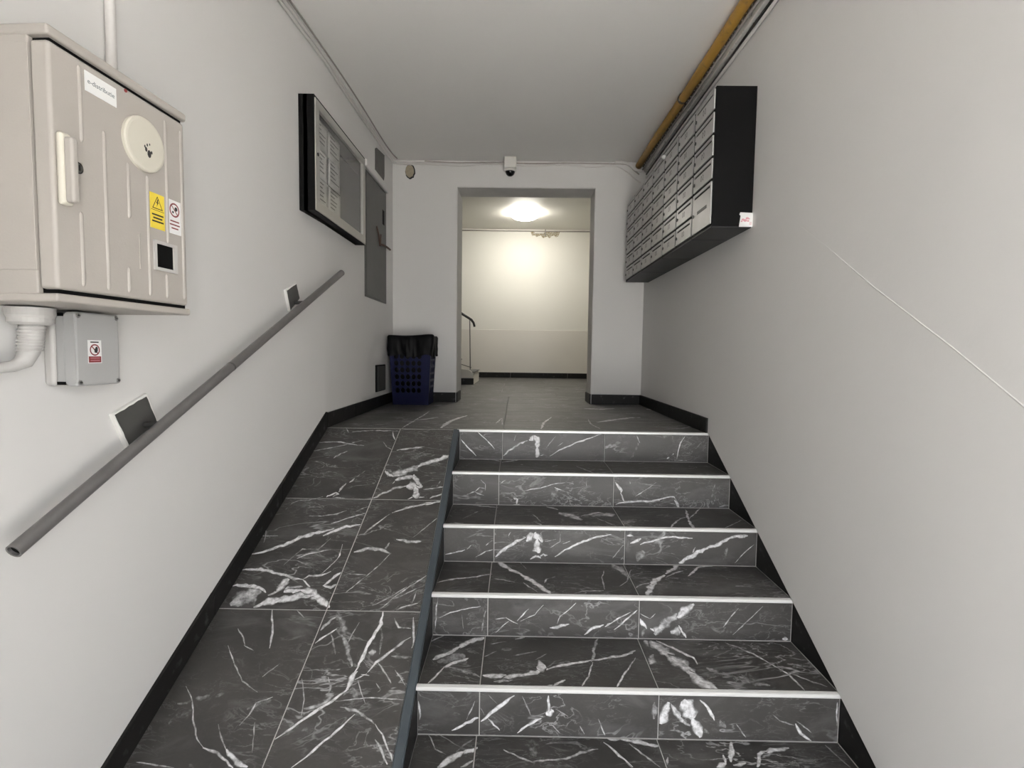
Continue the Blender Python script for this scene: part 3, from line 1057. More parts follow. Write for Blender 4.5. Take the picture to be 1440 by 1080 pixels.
# ---- upper floor: grout bed with one slab per tile
floor = structure(MB().box(-3.2, 1.9, 0.016, ROOM_Y, FLOOR - 0.1, -0.0022).build('floor', GROUT),
                  'dark veined tile floor of the landing')
ZAX = ((1, 0, 0), (0, 1, 0))
rows = [0.016, 0.38, 0.98, 1.58, 2.18]
for a, b in zip(rows, rows[1:]):
    for u0, u1 in ((-1.306, -0.106), (-0.106, 1.094)):
        tile('tile', rect(u0, u1, a, b, 0.0012), (0, 0, 0), *ZAX, floor, 'land')
y, k = 2.18, 0
while y < ROOM_Y - 0.01:
    y1 = min(y + 0.6, ROOM_Y)
    x = -3.2 + (0.6 if k % 2 else 0.0)
    xs = [-3.2] if x > -3.2 else []
    while x < 1.9:
        xs.append(x)
        x += 1.2
    xs.append(1.9)
    for u0, u1 in zip(xs, xs[1:]):
        tile('tile', rect(u0, u1, y, y1, 0.0012), (0, 0, 0), *ZAX, floor)
    y, k = y1, k + 1
tile('tile', rect(1.094, 1.9, YB2, 2.18), (0, 0, 0), *ZAX, floor)
tile('tile', rect(-3.2, -1.306, YB2, 2.18), (0, 0, 0), *ZAX, floor)

# ---- lower floor at the entrance and the pavement outside
low = structure(MB().box(XL - 0.22, XR + 0.02, YE, FLOOR / SLOPE + 0.3, FLOOR - 0.15, FLOOR - 0.002).build('floor_entrance', GROUT), 'dark tile floor at the foot of the steps')
yy = FLOOR / SLOPE
ys = [yy - 0.6 * i for i in range(4)] + [YE]
for i in range(len(ys) - 1):
    for u0, u1 in ((-1.346, -0.746), (-0.746, -0.146), (-0.146, 0.454), (0.454, 1.09)):
        tile('tile', rect(u0, u1, ys[i + 1], ys[i]), (0, 0, FLOOR), *ZAX, low)
structure(MB().box(-14, 14, -26, YE, FLOOR - 0.2, FLOOR - 0.03).box(-14, 14, YE, 9, FLOOR - 0.4, FLOOR - 0.2).build('ground', CONCRETE, origin=(0, -15, FLOOR - 0.2)), 'pale paving outside the entrance')

# ---- skirting
def skirting(name, pieces, label):
    """pieces: list of (poly, O, U, V); the first mesh is the mortar bed"""
    bed = MB()
    for poly, O, U, V in pieces:
        O, U, V = Vector(O), Vector(U), Vector(V)
        Nn = U.cross(V).normalized()
        bed.face([O + U * p[0] + V * p[1] - Nn * 0.004 for p in poly])
    b = structure(bed.build(name, BLACK_TILE), label)
    for poly, O, U, V in pieces:
        tile('skirting_tile', poly, O, U, V, b, None, thick=0.012, cham=0.001, material=BLACK_TILE)
    return b


T = 0.012
pcs = []
for a, b in ((0.0, 0.52), (0.52, 1.12), (1.12, YB - 0.0)):
    pcs.append((rect(a, b, 0.0, HB, 0.001), (XL + T, 0, 0), (0, 1, 0), (0, 0, 1)))
step = 0.53
for i in range(4):
    a, b = -step * (i + 1), -step * i
    if i == 3:
        a = FLOOR / SLOPE
    q = [(a, SLOPE * a), (b, SLOPE * b), (b, SLOPE * b + 0.093), (a, SLOPE * a + 0.093)]
    q = [(u + (0.001 if u == a else -0.001), v) for u, v in q]
    pcs.append((q, (XL + T, 0, 0), (LEAN, 1, 0), (0, 0, 1)))
skirting('baseboard_left', pcs, 'black marble skirting along the ramp and landing')
pcs = []
for a, b in ((0.0, 0.10), (0.10, 0.72), (0.72, YB)):
    pcs.append(([(-b + 0.001, 0.0), (-a - 0.001, 0.0), (-a - 0.001, HB), (-b + 0.001, HB)], (XRW - T, 0, 0), (0, -1, 0), (0, 0, 1)))
skirting('baseboard_right', pcs, 'black marble skirting under the letterboxes')
pcs = [(rect(XL + T, DX0, 0, HB, 0.001), (0, YB - T, 0), (1, 0, 0), (0, 0, 1)),
       (rect(DX1, XRW - T, 0, HB, 0.001), (0, YB - T, 0), (1, 0, 0), (0, 0, 1)),
       (rect(YB - T, YB2, 0, HB, 0.001), (DX0 + T + 0.006, 0, 0), (0, 1, 0), (0, 0, 1)),
       ([(-YB2, 0.0), (-YB + T, 0.0), (-YB + T, HB), (-YB2, HB)], (DX1 - T - 0.006, 0, 0), (0, -1, 0), (0, 0, 1))]
skirting('baseboard_back', pcs, 'black marble skirting either side of the doorway')
pcs = [(rect(-3.2 + 1.02 * i, -3.2 + 1.02 * (i + 1), 0, 0.094, 0.001), (0, ROOM_Y - 0.022, 0), (1, 0, 0), (0, 0, 1)) for i in range(5)]
skirting('baseboard_far', pcs, 'black marble skirting of the lit wall')

# ================================================================ STAIRS
prof = [(0.014, -1.2)]
prof = [(0.0155, FLOOR - 0.1), (0.0155, -0.003)]
for k in range(6):
    yk = -k * TREAD
    prof += [(yk + 0.009, -k * RISE - 0.003), (yk + 0.009, -(k + 1) * RISE - 0.003)]
prof += [(-5 * TREAD + 0.009, FLOOR - 0.1)]
stairs = tag(fix_normals(MB().prism(prof, XS, XR + 0.004, 'x').build('stairs', GROUT)),
             'flight of dark marble steps with pale metal nosings beside the ramp', 'stairs')
XJ = [XS, -0.106, 0.492, XR]


def xj(k):
    d = -0.009 * k
    return [XS, -0.106 + d, 0.494 - 0.004 * k, XR]


for k in range(6):
    yk = -k * TREAD
    J = xj(k)
    for u0, u1 in zip(J, J[1:]):
        tile('riser_tile', rect(u0, u1, -(k + 1) * RISE, -k * RISE - 0.012, 0.0019), (0, yk + 0.004, 0), (1, 0, 0), (0, 0, 1), stairs, 'R%d' % k, thick=0.008)
    if k:
        for u0, u1 in zip(J, J[1:]):
            tile('tread_tile', rect(u0, u1, yk + 0.016, yk + TREAD + 0.004, 0.0019), (0, 0, -k * RISE), *ZAX, stairs, 'T%d' % k, thick=0.008)
    # rounded metal edge profile with a fine groove on top
    pr = [(yk + 0.0155, -k * RISE - 0.010), (yk + 0.0155, -k * RISE + 0.0010), (yk + 0.0070, -k * RISE + 0.0012), (yk + 0.0062, -k * RISE - 0.0002),
          (yk + 0.0050, -k * RISE + 0.0012), (yk + 0.0000, -k * RISE + 0.0008), (yk - 0.0032, -k * RISE - 0.0012), (yk - 0.0036, -k * RISE - 0.0105),
          (yk - 0.0020, -k * RISE - 0.0130), (yk + 0.0060, -k * RISE - 0.0130)]
    x0 = XS - (0.016 if k == 0 else 0.003)
    fix_normals(MB().prism(pr, x0, XR - 0.001, 'x').build('nosing', ALU_WHITE, stairs, origin=((XS + XR) / 2, yk, -k * RISE)))
# black marble cheek against the right wall, set back behind the plaster
for k in range(6):
    a, b = -(k + 1) * TREAD, -k * TREAD
    q = [(-b, -(k + 1) * RISE), (-a, -(k + 1) * RISE), (-b, -k * RISE + 0.0)]
    q = [(-b - 0.002, -(k + 1) * RISE + 0.001), (-a, -(k + 1) * RISE + 0.001), (-b - 0.002, -k * RISE - 0.0005)]
    tile('side_tile', q, (XR, 0, 0), (0, -1, 0), (0, 0, 1), stairs, None, thick=0.006, cham=0.0006, material=BLACK_TILE)

# ================================================================ RAMP
XE = -0.393                                                        # inner edge of the metal strip
core = [(0.0155, FLOOR - 0.1), (0.0155, -0.003), (0.0, -0.003), (FLOOR / SLOPE, FLOOR - 0.003), (FLOOR / SLOPE, FLOOR - 0.1)]
cm = MB().prism(core, 0, 1, 'x')
cm.v = [((left_x(p[1], 0.001) if p[0] == 0 else XS - 0.006), p[1], p[2]) for p in cm.v]
ramp = tag(fix_normals(cm.build('ramp', GROUT)),
           'steep dark marble tiled ramp between the handrail wall and the steps', 'ramp')
RU, RV = (1, 0, 0), (0, 1 / HYP, SLOPE / HYP)
rws = [0.0, -0.502, -1.031, -1.56, FLOOR / SLOPE]
for b, a in zip(rws, rws[1:]):
    def jx(yv):
        return -0.707 + 0.055 * yv
    for lo, hi in ((lambda t: left_x(t, 0.004), jx), (jx, lambda t: XE)):
        g = 0.0019
        tile('ramp_tile', [(lo(a) + g, a * HYP + g), (hi(a) - g, a * HYP + g), (hi(b) - g, b * HYP - g), (lo(b) + g, b * HYP - g)],
             (0, 0, 0), RU, RV, ramp, 'ramp', thick=0.010)
# angle profile along the open edge
st = MB()
def rp(x, yv, h):
    return (x, yv - h * SLOPE / HYP, SLOPE * yv + h / HYP)
y0, y1 = FLOOR / SLOPE, -0.004
sec = [(XE, -0.004), (XE, 0.003), (XE + 0.004, 0.0045), (XS - 0.006, 0.0045), (XS - 0.003, 0.001), (XS - 0.003, -0.022), (XS - 0.006, -0.022), (XS - 0.006, -0.004)]
n = len(sec)
st.v = [rp(x, y0, h) for x, h in sec] + [rp(x, y1, h) for x, h in sec]
st.f = [tuple(range(n)), tuple(reversed(range(n, 2 * n)))] + [(i, n + i, n + (i + 1) % n, (i + 1) % n) for i in range(n)]
fix_normals(st.build('edge_strip', DARK_STRIP, ramp))
pan = [(-5 * TREAD, FLOOR), (0.0, -RISE - 0.02), (0.0, -0.012), (FLOOR / SLOPE, FLOOR - 0.01)]
pan = [(0.004, -2 * RISE), (0.004, -0.010), (FLOOR / SLOPE, FLOOR - 0.010), (-4 * TREAD, FLOOR)]
fix_normals(MB().prism(pan, XS - 0.006, XS - 0.001, 'x').build('side_panel', BLACK_TILE, ramp))

# ================================================================ LEFT WALL
# ---- electricity cabinet
S0, Z0 = -1.695, 0.556
cab = left_frame('electricity_cabinet', S0, Z0, 'beige polyester electricity cabinet with warning stickers on the wall above the ramp', 'cabinet')
D, W, H = 0.25, 0.200, 0.549
bd = MB().box(0.0, 0.206, -W, W, 0.004, H - 0.004)
body = bd.build('body', BEIGE, cab, bevel=0.004)
MB().box(0.03, 0.2065, -W - 0.0012, -W + 0.004, 0.06, H - 0.03).build('side_panel', BEIGE, body, bevel=0.001)
MB().box(-0.0, D + 0.003, -W - 0.004, W + 0.004, H - 0.016, H + 0.006).build('roof_cap', BEIGE, cab, bevel=0.006, seg=3)
MB().box(-0.0, D + 0.002, -W - 0.003, W + 0.003, -0.006, 0.012).build('bottom_lip', BEIGE, cab, bevel=0.005, seg=3)
MB().box(0.206, D - 0.008, -W + 0.012, W - 0.006, 0.010, H - 0.014).build('door_gap_shade', BLACK, cab)  # dark filler standing in for the shade in the gaps round the door
door = MB().box(0.209, D, -W, W - 0.003, 0.021, H - 0.024).build('door', BEIGE_D, cab, bevel=0.008, seg=3)
for s, za, zb in ((-1.825, .902, 1.066), (-1.833, .589, .752), (-1.767, .589, .952), (-1.700, .771, .905), (-1.7075, .590, .653), (-1.640, .590, .895),
                  (-1.572, .737, 1.061), (-1.580, .589, .656), (-1.514, .592, 1.058)):
    y, z0_, z1_ = s - S0, za - Z0, zb - Z0
    pr = [(-0.0045, 0.0), (-0.0030, 0.0032), (0.0, 0.0044), (0.0030, 0.0032), (0.0045, 0.0)]
    m = MB()
    k5 = len(pr)
    for zz, sc in ((z0_, 0.0), (z0_ + 0.006, 1.0), (z1_ - 0.006, 1.0), (z1_, 0.0)):
        m.v += [(D - 0.0004 + h * sc, y + u * (0.5 + 0.5 * sc), zz) for u, h in pr]
    m.f = [(r * k5 + i, r * k5 + i + 1, (r + 1) * k5 + i + 1, (r + 1) * k5 + i) for r in range(3) for i in range(k5 - 1)]
    m.build('rib', BEIGE, door, smooth=True)
MB().box(D - 0.0006, D + 0.0015, -1.672 - S0, -1.6685 - S0, .655 - Z0, .742 - Z0).build('rib', BEIGE_D, door)
MB().lathe([(0.066, 0.0), (0.066, 0.007), (0.063, 0.0095), (0.058, 0.0105), (0.0, 0.0105)], (D, -1.651 - S0, .966 - Z0), 40, 'x', cap1=False).build('round_cover', CREAM, door, smooth=False)
sc_ = MB()
for (a, b, r) in ((-.008, -.004, .004), (.002, -.012, .0065), (.010, -.006, .003), (-.004, .008, .0025), (.004, .012, .002), (-.012, .002, .0025)):
    disc_x(sc_, D + 0.0108, -1.645 - S0 + a, .958 - Z0 + b, r, 9, 1.0, 1.5)
sc_.build('scratch_marks', INK, door)
hp = MB().box(D, D + 0.016, -1.890 - S0, -1.862 - S0, .752 - Z0, .902 - Z0).build('handle', CREAM, door, bevel=0.009, seg=4)
MB().box(D + 0.014, D + 0.034, -1.885 - S0, -1.868 - S0, .757 - Z0, .892 - Z0).build('lever', BEIGE, hp, bevel=0.006, seg=3)
lk = MB().lathe([(0.0105, 0.0), (0.0105, 0.006), (0.008, 0.009), (0.0, 0.009)], (D, -1.842 - S0, .842 - Z0), 20, 'x', cap1=False).build('lock', STEEL, door)
ring_x(MB(), D + 0.0065, -1.842 - S0, .842 - Z0, 0.0085, 0.0125, 20).build('lock_ring', INK, lk)
MB().box(D + 0.009, D + 0.0098, -1.8435 - S0, -1.8405 - S0, .836 - Z0, .848 - Z0).build('keyhole', INK, lk)
# meter window
wn = MB()
a0, a1, b0, b1, t = -1.626 - S0, -1.543 - S0, .660 - Z0, .737 - Z0, 0.008
wn.box(D - 0.001, D + 0.005, a0, a1, b1 - t, b1)
wn.box(D - 0.001, D + 0.005, a0, a1, b0, b0 + t)
wn.box(D - 0.001, D + 0.005, a0, a0 + t, b0 + t, b1 - t)
wn.box(D - 0.001, D + 0.005, a1 - t - 0.006, a1, b0 + t, b1 - t)
wf = wn.build('window_frame', GREYBOX, door)
MB().box(D - 0.001, D + 0.0012, a0 + t, a1 - t - 0.006, b0 + t, b1 - t).build('window_pane', BLACK, wf)
# stickers
PX = D + 0.0016
ys_ = MB().box(D - 0.0005, PX, -1.633 - S0, -1.584 - S0, .767 - Z0, .857 - Z0).build('warning_sticker', YELLOW, door)
ys_['label'] = 'yellow high voltage warning sticker'
m = MB()
cy, cz = -1.6085 - S0, .834 - Z0
tri = [(-.0185, -.016), (.0185, -.016), (0, .0175)]
tin = [(-.0150, -.0138), (.0150, -.0138), (0, .0132)]
for i in range(3):
    j = (i + 1) % 3
    m.face([(PX + .0002, cy + tri[i][0], cz + tri[i][1]), (PX + .0002, cy + tri[j][0], cz + tri[j][1]), (PX + .0002, cy + tin[j][0], cz + tin[j][1]), (PX + .0002, cy + tin[i][0], cz + tin[i][1])])
m.face([(PX + .0002, cy + u, cz + v) for u, v in ((.001, .010), (-.0045, -.001), (-.0005, -.001), (-.0035, -.011), (.0045, .002), (.0008, .002), (.0040, .010))])
m.box(PX, PX + .0002, -1.631 - S0, -1.586 - S0, .8135 - Z0, .8148 - Z0)
for i, wd in enumerate((.040, .032, .040)):
    m.box(PX, PX + .0002, cy - wd / 2, cy + wd / 2, .8005 - Z0 - i * .0085, .8045 - Z0 - i * .0085)
m.build('print', INK, ys_)
wsx = MB().box(D - 0.0005, PX, -1.571 - S0, -1.522 - S0, .768 - Z0, .858 - Z0).build('prohibition_sticker', PAPER, door)
wsx['label'] = 'white prohibition sticker with a red ring'
cy, cz = -1.5465 - S0, .832 - Z0
m = ring_x(MB(), PX + .0003, cy, cz, .0150, .0190, 26)
for s_ in (1,):
    m.face([(PX + .0003, cy - .0125, cz + .0105), (PX + .0003, cy - .0105, cz + .0125), (PX + .0003, cy + .0125, cz - .0105), (PX + .0003, cy + .0105, cz - .0125)])
for i in range(3):
    wd = (.034, .038, .026)[i]
    m.box(PX, PX + .0003, cy - wd / 2, cy + wd / 2, .8000 - Z0 - i * .0095, .8035 - Z0 - i * .0095)
m.build('print', REDBROWN, wsx)
disc_x(disc_x(MB(), PX + .0002, cy + .006, cz + .004, .0058, 10), PX + .0002, cy - .006, cz - .006, .0035, 8).build('pictogram', INK, wsx)
lab = MB().box(D - 0.0005, PX, -1.812 - S0, -1.729 - S0, 1.020 - Z0, 1.063 - Z0).build('name_label', PAPER, door)
text_mesh('lettering', 'e-distributie', 0.0148, INKGREY, lab, (PX + .0003, -1.7705 - S0, 1.0425 - Z0), (R(90), 0, R(90)))
MB().lathe([(0.004, 0), (0.004, 0.002)], (D, -1.700 - S0, 1.0735 - Z0), 10, 'x').build('screw', REDBROWN, door)

# ---- conduit from the cabinet up to the ceiling
cd = left_frame('cable_conduit', -1.465, 1.105, 'white plastic conduit rising from the beige cabinet to the ceiling', 'conduit')
MB().tube([(0.016, 0, 0.0), (0.016, 0, ZC - 1.105)], 0.0135, 14).build('pipe', CABLE_W, cd, smooth=True)
for zc in (0.62, 0.95):
    MB().box(0.0, 0.032, -0.017, 0.017, zc, zc + 0.02).build('clip', GREYBOX, cd, bevel=0.004)

# ---- junction box below the cabinet
S1, Z1 = -1.624, 0.355
jb = left_frame('junction_box', S1, Z1, 'grey plastic junction box with a no-touch sticker hanging below the beige cabinet', 'box')
HW, HH = 0.068, 0.190
MB().box(0.0, 0.030, -HW, HW, 0.0, HH).build('base', GREYBOX, jb, bevel=0.010, seg=3)
MB().box(0.030, 0.060, -HW + 0.004, HW - 0.004, 0.004, HH - 0.004).build('middle_frame', GREYLID, jb, bevel=0.008, seg=3)
lid = MB().box(0.0605, 0.090, -HW, HW, 0.0, HH).build('lid', GREYLID, jb, bevel=0.007, seg=3)
MB().box(0.0615, 0.0885, -HW - 0.0006, -HW + 0.004, 0.008, HH - 0.008).build('lid_rim', GREYLID, lid)
for sy in (-1, 1):
    for zz in (0.010, HH - 0.010):
        sw = MB().lathe([(0.0062, 0), (0.0062, 0.002), (0.0040, 0.003), (0.0, 0.003)], (0.0895, sy * (HW - 0.010), zz), 12, 'x', cap1=False).build('screw', STEEL, lid)
        MB().box(0.0922, 0.0930, sy * (HW - 0.010) - 0.004, sy * (HW - 0.010) + 0.004, zz - 0.0008, zz + 0.0008).build('screw_slot', INK, sw)
for zz in (0.004, HH - 0.012):
    MB().box(0.034, 0.056, -HW + 0.0025, -HW + 0.006, zz, zz + 0.008).build('clip_notch', BLACK, jb)
stk = MB().box(0.0895, 0.0906, -1.658 - S1, -1.617 - S1, .414 - Z1, .474 - Z1).build('no_touch_sticker', PAPER, lid)
cy, cz = -1.6375 - S1, .4485 - Z1
m = ring_x(MB(), 0.0909, cy, cz, .0118, .0152, 26)
m.face([(.0909, cy - .0105, cz + .0085), (.0909, cy - .0085, cz + .0105), (.0909, cy + .0105, cz - .0085), (.0909, cy + .0085, cz - .0105)])
m.box(.0905, .0909, -1.656 - S1, -1.619 - S1, .4155 - Z1, .4315 - Z1)
m.build('red_print', REDBROWN, stk)
m = MB()
m.box(.0905, .0909, cy - .0125, cy + .0125, .4672 - Z1, .4702 - Z1)
m.face([(.0910, cy + u, cz + v) for u, v in ((-.001, -.007), (.006, -.008), (.009, -.002), (.009, .006), (.006, .009), (.003, .008), (.001, .004), (-.002, .001))])
m.build('black_print', INK, stk)
m = MB()
for i in range(2):
    m.box(.0908, .0911, cy - .014, cy + .014, .4265 - i * .006 - Z1, .4278 - i * .006 - Z1)
m.build('white_print', PINK, stk)

# ---- hose and gland leaving the cabinet
hs = left_frame('flexible_conduit', -1.775, 0.40, 'pale flexible conduit bending away from the gland under the beige cabinet', 'conduit')
MB().lathe([(0.046, 0.146), (0.046, 0.128), (0.043, 0.122), (0.043, 0.112), (0.036, 0.106), (0.0, 0.106)], (0.062, 0, 0), 28, 'z', cap1=False).build('gland', GREYBOX, hs)
ht = MB()
path = [(0.062, 0.002, 0.112), (0.062, 0.0, 0.08), (0.060, -0.006, 0.045), (0.058, -0.018, 0.020), (0.055, -0.040, 0.010), (0.052, -0.075, 0.006), (0.05, -0.14, 0.002)]
ht.tube(path, [0.024, 0.024, 0.021, 0.018, 0.013, 0.012, 0.012], 14)
ht.build('hose', GREYBOX, hs, smooth=True)
for i in range(9):
    f = i / 8
    zz = 0.106 - 0.062 * f
    MB().lathe([(0.0245, zz), (0.0262, zz + 0.002), (0.0245, zz + 0.004)], (0.062 - 0.001 * f, 0.002 - 0.007 * f, 0), 16, 'z', False, False).build('hose_rib', GREYBOX, hs, smooth=True)

# ---- handrail
hr = left_frame('handrail', -0.9, 0.45, 'grey painted tube handrail on two wall plates above the ramp', 'handrail')
s_of = lambda s: s + 0.9
z_of = lambda z: z - 0.45
tb = MB()
A, B = Vector((0.080, s_of(-1.856), z_of(-0.007))), Vector((0.080, s_of(0.05), z_of(0.906)))
nseg = 24
tb.tube([A.lerp(B, k / nseg) for k in range(nseg + 1)], 0.0175, 16, cap=False)
dr = (B - A).normalized()
tb.tube([A, A + dr * 0.0001], [0.0176, 0.0135], 16, cap=False)
tb.tube([A, A + dr * 0.03], 0.0135, 16, cap=False)
tube = tb.build('tube', RAIL, hr, smooth=True)
MB().tube([A + dr * 0.008, A + dr * 0.010], 0.0136, 16).build('dark_bore', BLACK, tube)
MB().tube([B - dr * 0.002, B + dr * 0.004], 0.0176, 16).build('end_cap', PLATE, tube, smooth=False)
jp = A.lerp(B, (1.856 - 1.033) / 1.906)
MB().tube([jp - dr * 0.004, jp + dr * 0.004], 0.0182, 16).build('weld_joint', PLATE, tube)
MB().lathe([(0.004, 0), (0.004, 0.001)], tuple(A.lerp(B, .105) + Vector((0.0, 0.0, 0.0))), 8, 'x').build('chip', INK, tube)
plates = (((-1.501, .260), (-1.367, .311), (-1.322, .210), (-1.449, .147), -1.372), ((-0.472, .744), (-0.363, .793), (-0.327, .718), (-0.433, .644), -0.375))
for p0, p1, p2, p3, sa in plates:
    pts = [Vector((s_of(a), z_of(b))) for a, b in (p3, p2, p1, p0)]
    c = sum(pts, Vector((0, 0))) / 4
    pl = fix_normals(MB().prism([tuple(p) for p in pts], -0.003, 0.0125, 'x').build('wall_plate', WHITEPAINT, hr, bevel=0.003))
    rnd = random.Random(int(-sa * 100))
    ed = []
    for i in range(4):
        a, b = pts[i], pts[(i + 1) % 4]
        for k in range(7):
            q = a.lerp(b, k / 7)
            q = c + (q - c) * (0.90 + rnd.uniform(-0.022, 0.022))
            ed.append((q.x, q.y))
    fix_normals(MB().prism(ed, 0.0120, 0.0140, 'x').build('plate_face', PLATE, pl))
    zr = A.z + (s_of(sa) - A.y) * dr.z / dr.y
    MB().tube([(0.012, s_of(sa) - 0.012, zr - 0.012), (0.045, s_of(sa) - 0.006, zr - 0.010), (0.078, s_of(sa), zr - 0.004)], 0.0085, 10).build('arm', PLATE, hr, smooth=True)

# ---- display case
BX, BY0, BY1, BZ0, BZ1 = XL, -0.296, 0.572, 1.174, 1.756
nb = empty('notice_case', (BX, (BY0 + BY1) / 2, BZ0), 0, 'black glazed notice case with aluminium frame on the left wall', 'notice board')
hw, hz, dp = (BY1 - BY0) / 2, BZ1 - BZ0, 0.066
bk = MB()
bk.box(-0.016, 0.030, -hw, hw, 0, hz)
bk.box(0.010, dp, -hw, -hw + 0.008, 0, hz)
bk.box(0.010, dp, hw - 0.008, hw, 0, hz)
bk.box(0.010, dp, -hw + 0.008, hw - 0.008, 0, 0.008)
bk.box(0.010, dp, -hw + 0.008, hw - 0.008, hz - 0.008, hz)
bk.build('case_body', BLACKPAINT, nb)
MB().box(0.030, 0.033, -hw + 0.009, hw - 0.009, 0.009, hz - 0.009).build('back_board', BOARD, nb)
fr = MB()
fw = 0.056
x0, x1 = dp - 0.012, dp + 0.006
fr.box(x0, x1, -hw + 0.004, hw - 0.004, 0.004, fw)
fr.box(x0, x1, -hw + 0.004, hw - 0.004, hz - fw, hz - 0.014)
fr.box(x0, x1, -hw + 0.004, -hw + fw, fw, hz - fw)
fr.box(x0, x1, hw - fw, hw - 0.004, fw, hz - fw)
frame = fr.build('door_frame', ALU, nb, bevel=0.002)
MB().box(x0 + 0.004, x0 + 0.007, -hw + fw - 0.004, hw - fw + 0.004, fw - 0.004, hz - fw + 0.004).build('glass_pane', GLASS, frame)
MB().lathe([(0.009, 0), (0.009, 0.004), (0, 0.004)], (x1, -hw + 0.028, hz * 0.50), 14, 'x', cap1=False).build('lock', INK, frame)
MB().box(0.033, 0.040, 0.05, hw - fw, hz - fw - 0.075, hz - fw - 0.068).build('shelf_lip', PLATE, nb)
# sheets behind the glass
for i in range(2):
    for j in range(3):
        ya = BY0 + 0.066 + i * 0.205
        za = BZ0 + 0.062 + j * 0.152
        rnd = random.Random(i * 7 + j)
        m = MB()
        w_, h_ = 0.196 + rnd.uniform(-.006, .006), 0.146 + rnd.uniform(-.004, .002)
        nn = 5
        for a in range(nn):
            for b in range(nn):
                pass
        for a in range(nn + 1):
            for b in range(nn + 1):
                m.v.append((0.0016 + 0.004 * abs(math.sin(a * 1.1 + i)) * (b / nn), ya + w_ * a / nn, za + h_ * b / nn))
        for a in range(nn):
            for b in range(nn):
                q = a * (nn + 1) + b
                m.f.append((q, q + nn + 1, q + nn + 2, q + 1))
        sh = m.build('notice_sheet', NOTICE, None, origin=(0, ya + w_ / 2, za), smooth=True)
        sh.location = (BX + 0.0345, ya + w_ / 2, za)
        md = sh.modifiers.new('thickness', 'SOLIDIFY')
        md.thickness = 0.0006
        tag(sh, 'faded printed sheet pinned behind the glass of the notice case', 'paper', 'sheets in the notice case')
        ln = MB()
        for r in range(5):
            wd = rnd.uniform(.4, .9) * w_ * 0.8
            zz = za + h_ * (0.82 - r * 0.15)
            ln.box(0.0075, 0.0080, ya + w_ * 0.1, ya + w_ * 0.1 + wd, zz, zz + 0.006)
        ln.build('faded_print', BOARD, sh, origin=(0, ya + w_ / 2, za)).location = (0, 0, 0)

# ---- grey electrical panel in the corner
ep = empty('electrical_panel', (XL, 1.08, 0.86), 0, 'worn grey metal electrical panel with rusty wire loop beside the notice case', 'panel')
MB().box(-0.004, 0.006, -0.30, 0.30, -0.01, 0.905).build('frame', PLATE, ep, bevel=0.002)
pd = MB().box(0.006, 0.012, -0.285, 0.275, 0.006, 0.885).build('door', PANELGREY, ep, bevel=0.002)
MB().box(0.011, 0.0132, 0.155, 0.215, 0.62, 0.735).build('meter_slot', BLACK, pd)
MB().tube([(0.014, -0.02, 0.56), (0.024, 0.0, 0.50), (0.026, 0.03, 0.42), (0.024, 0.05, 0.44), (0.016, 0.09, 0.52)], 0.006, 8).build('wire_loop', RUST, pd, smooth=True)
MB().tube([(0.014, 0.10, 0.445), (0.024, 0.17, 0.452), (0.020, 0.30, 0.458), (0.014, 0.40, 0.462)], 0.008, 8).build('hasp', RUST, pd, smooth=True)
led = tag(MB().box(0, 0.030, -0.33, 0.31, 0.0, 0.055).build('plaster_ledge', WALL, bevel=0.012, seg=3), 'white plaster ledge along the top of the grey electrical panel', 'ledge')
led.location = (XL, 1.08, 1.768)
cv = tag(fix_normals(MB().prism([(-.135, -.105), (.10, -.12), (.135, -.05), (.135, .12), (-.10, .09), (-.135, .07)], -0.002, 0.005, 'x').build('cover_plate', DARKCOVER, bevel=0.001)),
         'ragged dark cover plate high above the grey electrical panel', 'cover plate')
cv.location = (XL, 1.20, 1.94)
ht_ = empty('wall_hatch', (XL, 1.20, 0.125), 0, 'small grey access hatch low on the wall beside the blue bin', 'hatch')
MB().box(-0.003, 0.006, -0.145, 0.145, 0.0, 0.215).build('hatch_frame', BLACKPAINT, ht_, bevel=0.003)
MB().box(0.004, 0.009, -0.105, 0.138, 0.006, 0.205).build('hatch_cover', PANELGREY, ht_, bevel=0.002)

# ================================================================ BACK WALL
jn = empty('wall_box_hole', (-0.991, YB, 2.032), 0, 'oval broken hole with beige filling in the end wall by the ceiling', 'wall hole')
o8 = [(0.044 * math.cos(2 * math.pi * q / 22) * (1 + 0.08 * math.sin(3.1 * q)), 0.064 * math.sin(2 * math.pi * q / 22) * (1 + 0.06 * math.cos(2.3 * q))) for q in range(22)]
fix_normals(MB().prism(o8, -0.003, 0.004, 'y').build('rim', INK, jn))
fix_normals(MB().prism([(u * 0.84 - 0.004, v * 0.84 + 0.003) for u, v in o8], -0.0075, 0.002, 'y').build('filling', PLASTER, jn))

sc = empty('security_camera', (-0.110, YB, 2.035), 0, 'white ceiling security camera with black dome above the doorway', 'camera')
MB().box(-0.054, 0.054, -0.122, 0.0, 0.0, ZC - 2.035).build('housing', WHITECAM, sc, bevel=0.010, seg=3)
cl_ = MB().lathe([(0.050, 0.004), (0.050, -0.012), (0.046, -0.016)], (0, -0.062, 0), 28, 'z', cap0=True, cap1=True).build('collar', WHITECAM, sc)
MB().lathe([(0.042, -0.012)] + [(0.042 * math.cos(a), -0.014 - 0.042 * math.sin(a)) for a in [R(15 * i) for i in range(6)]] + [(0.002, -0.056)], (0, -0.062, 0), 28, 'z').build('dome', DOME, sc, smooth=True)


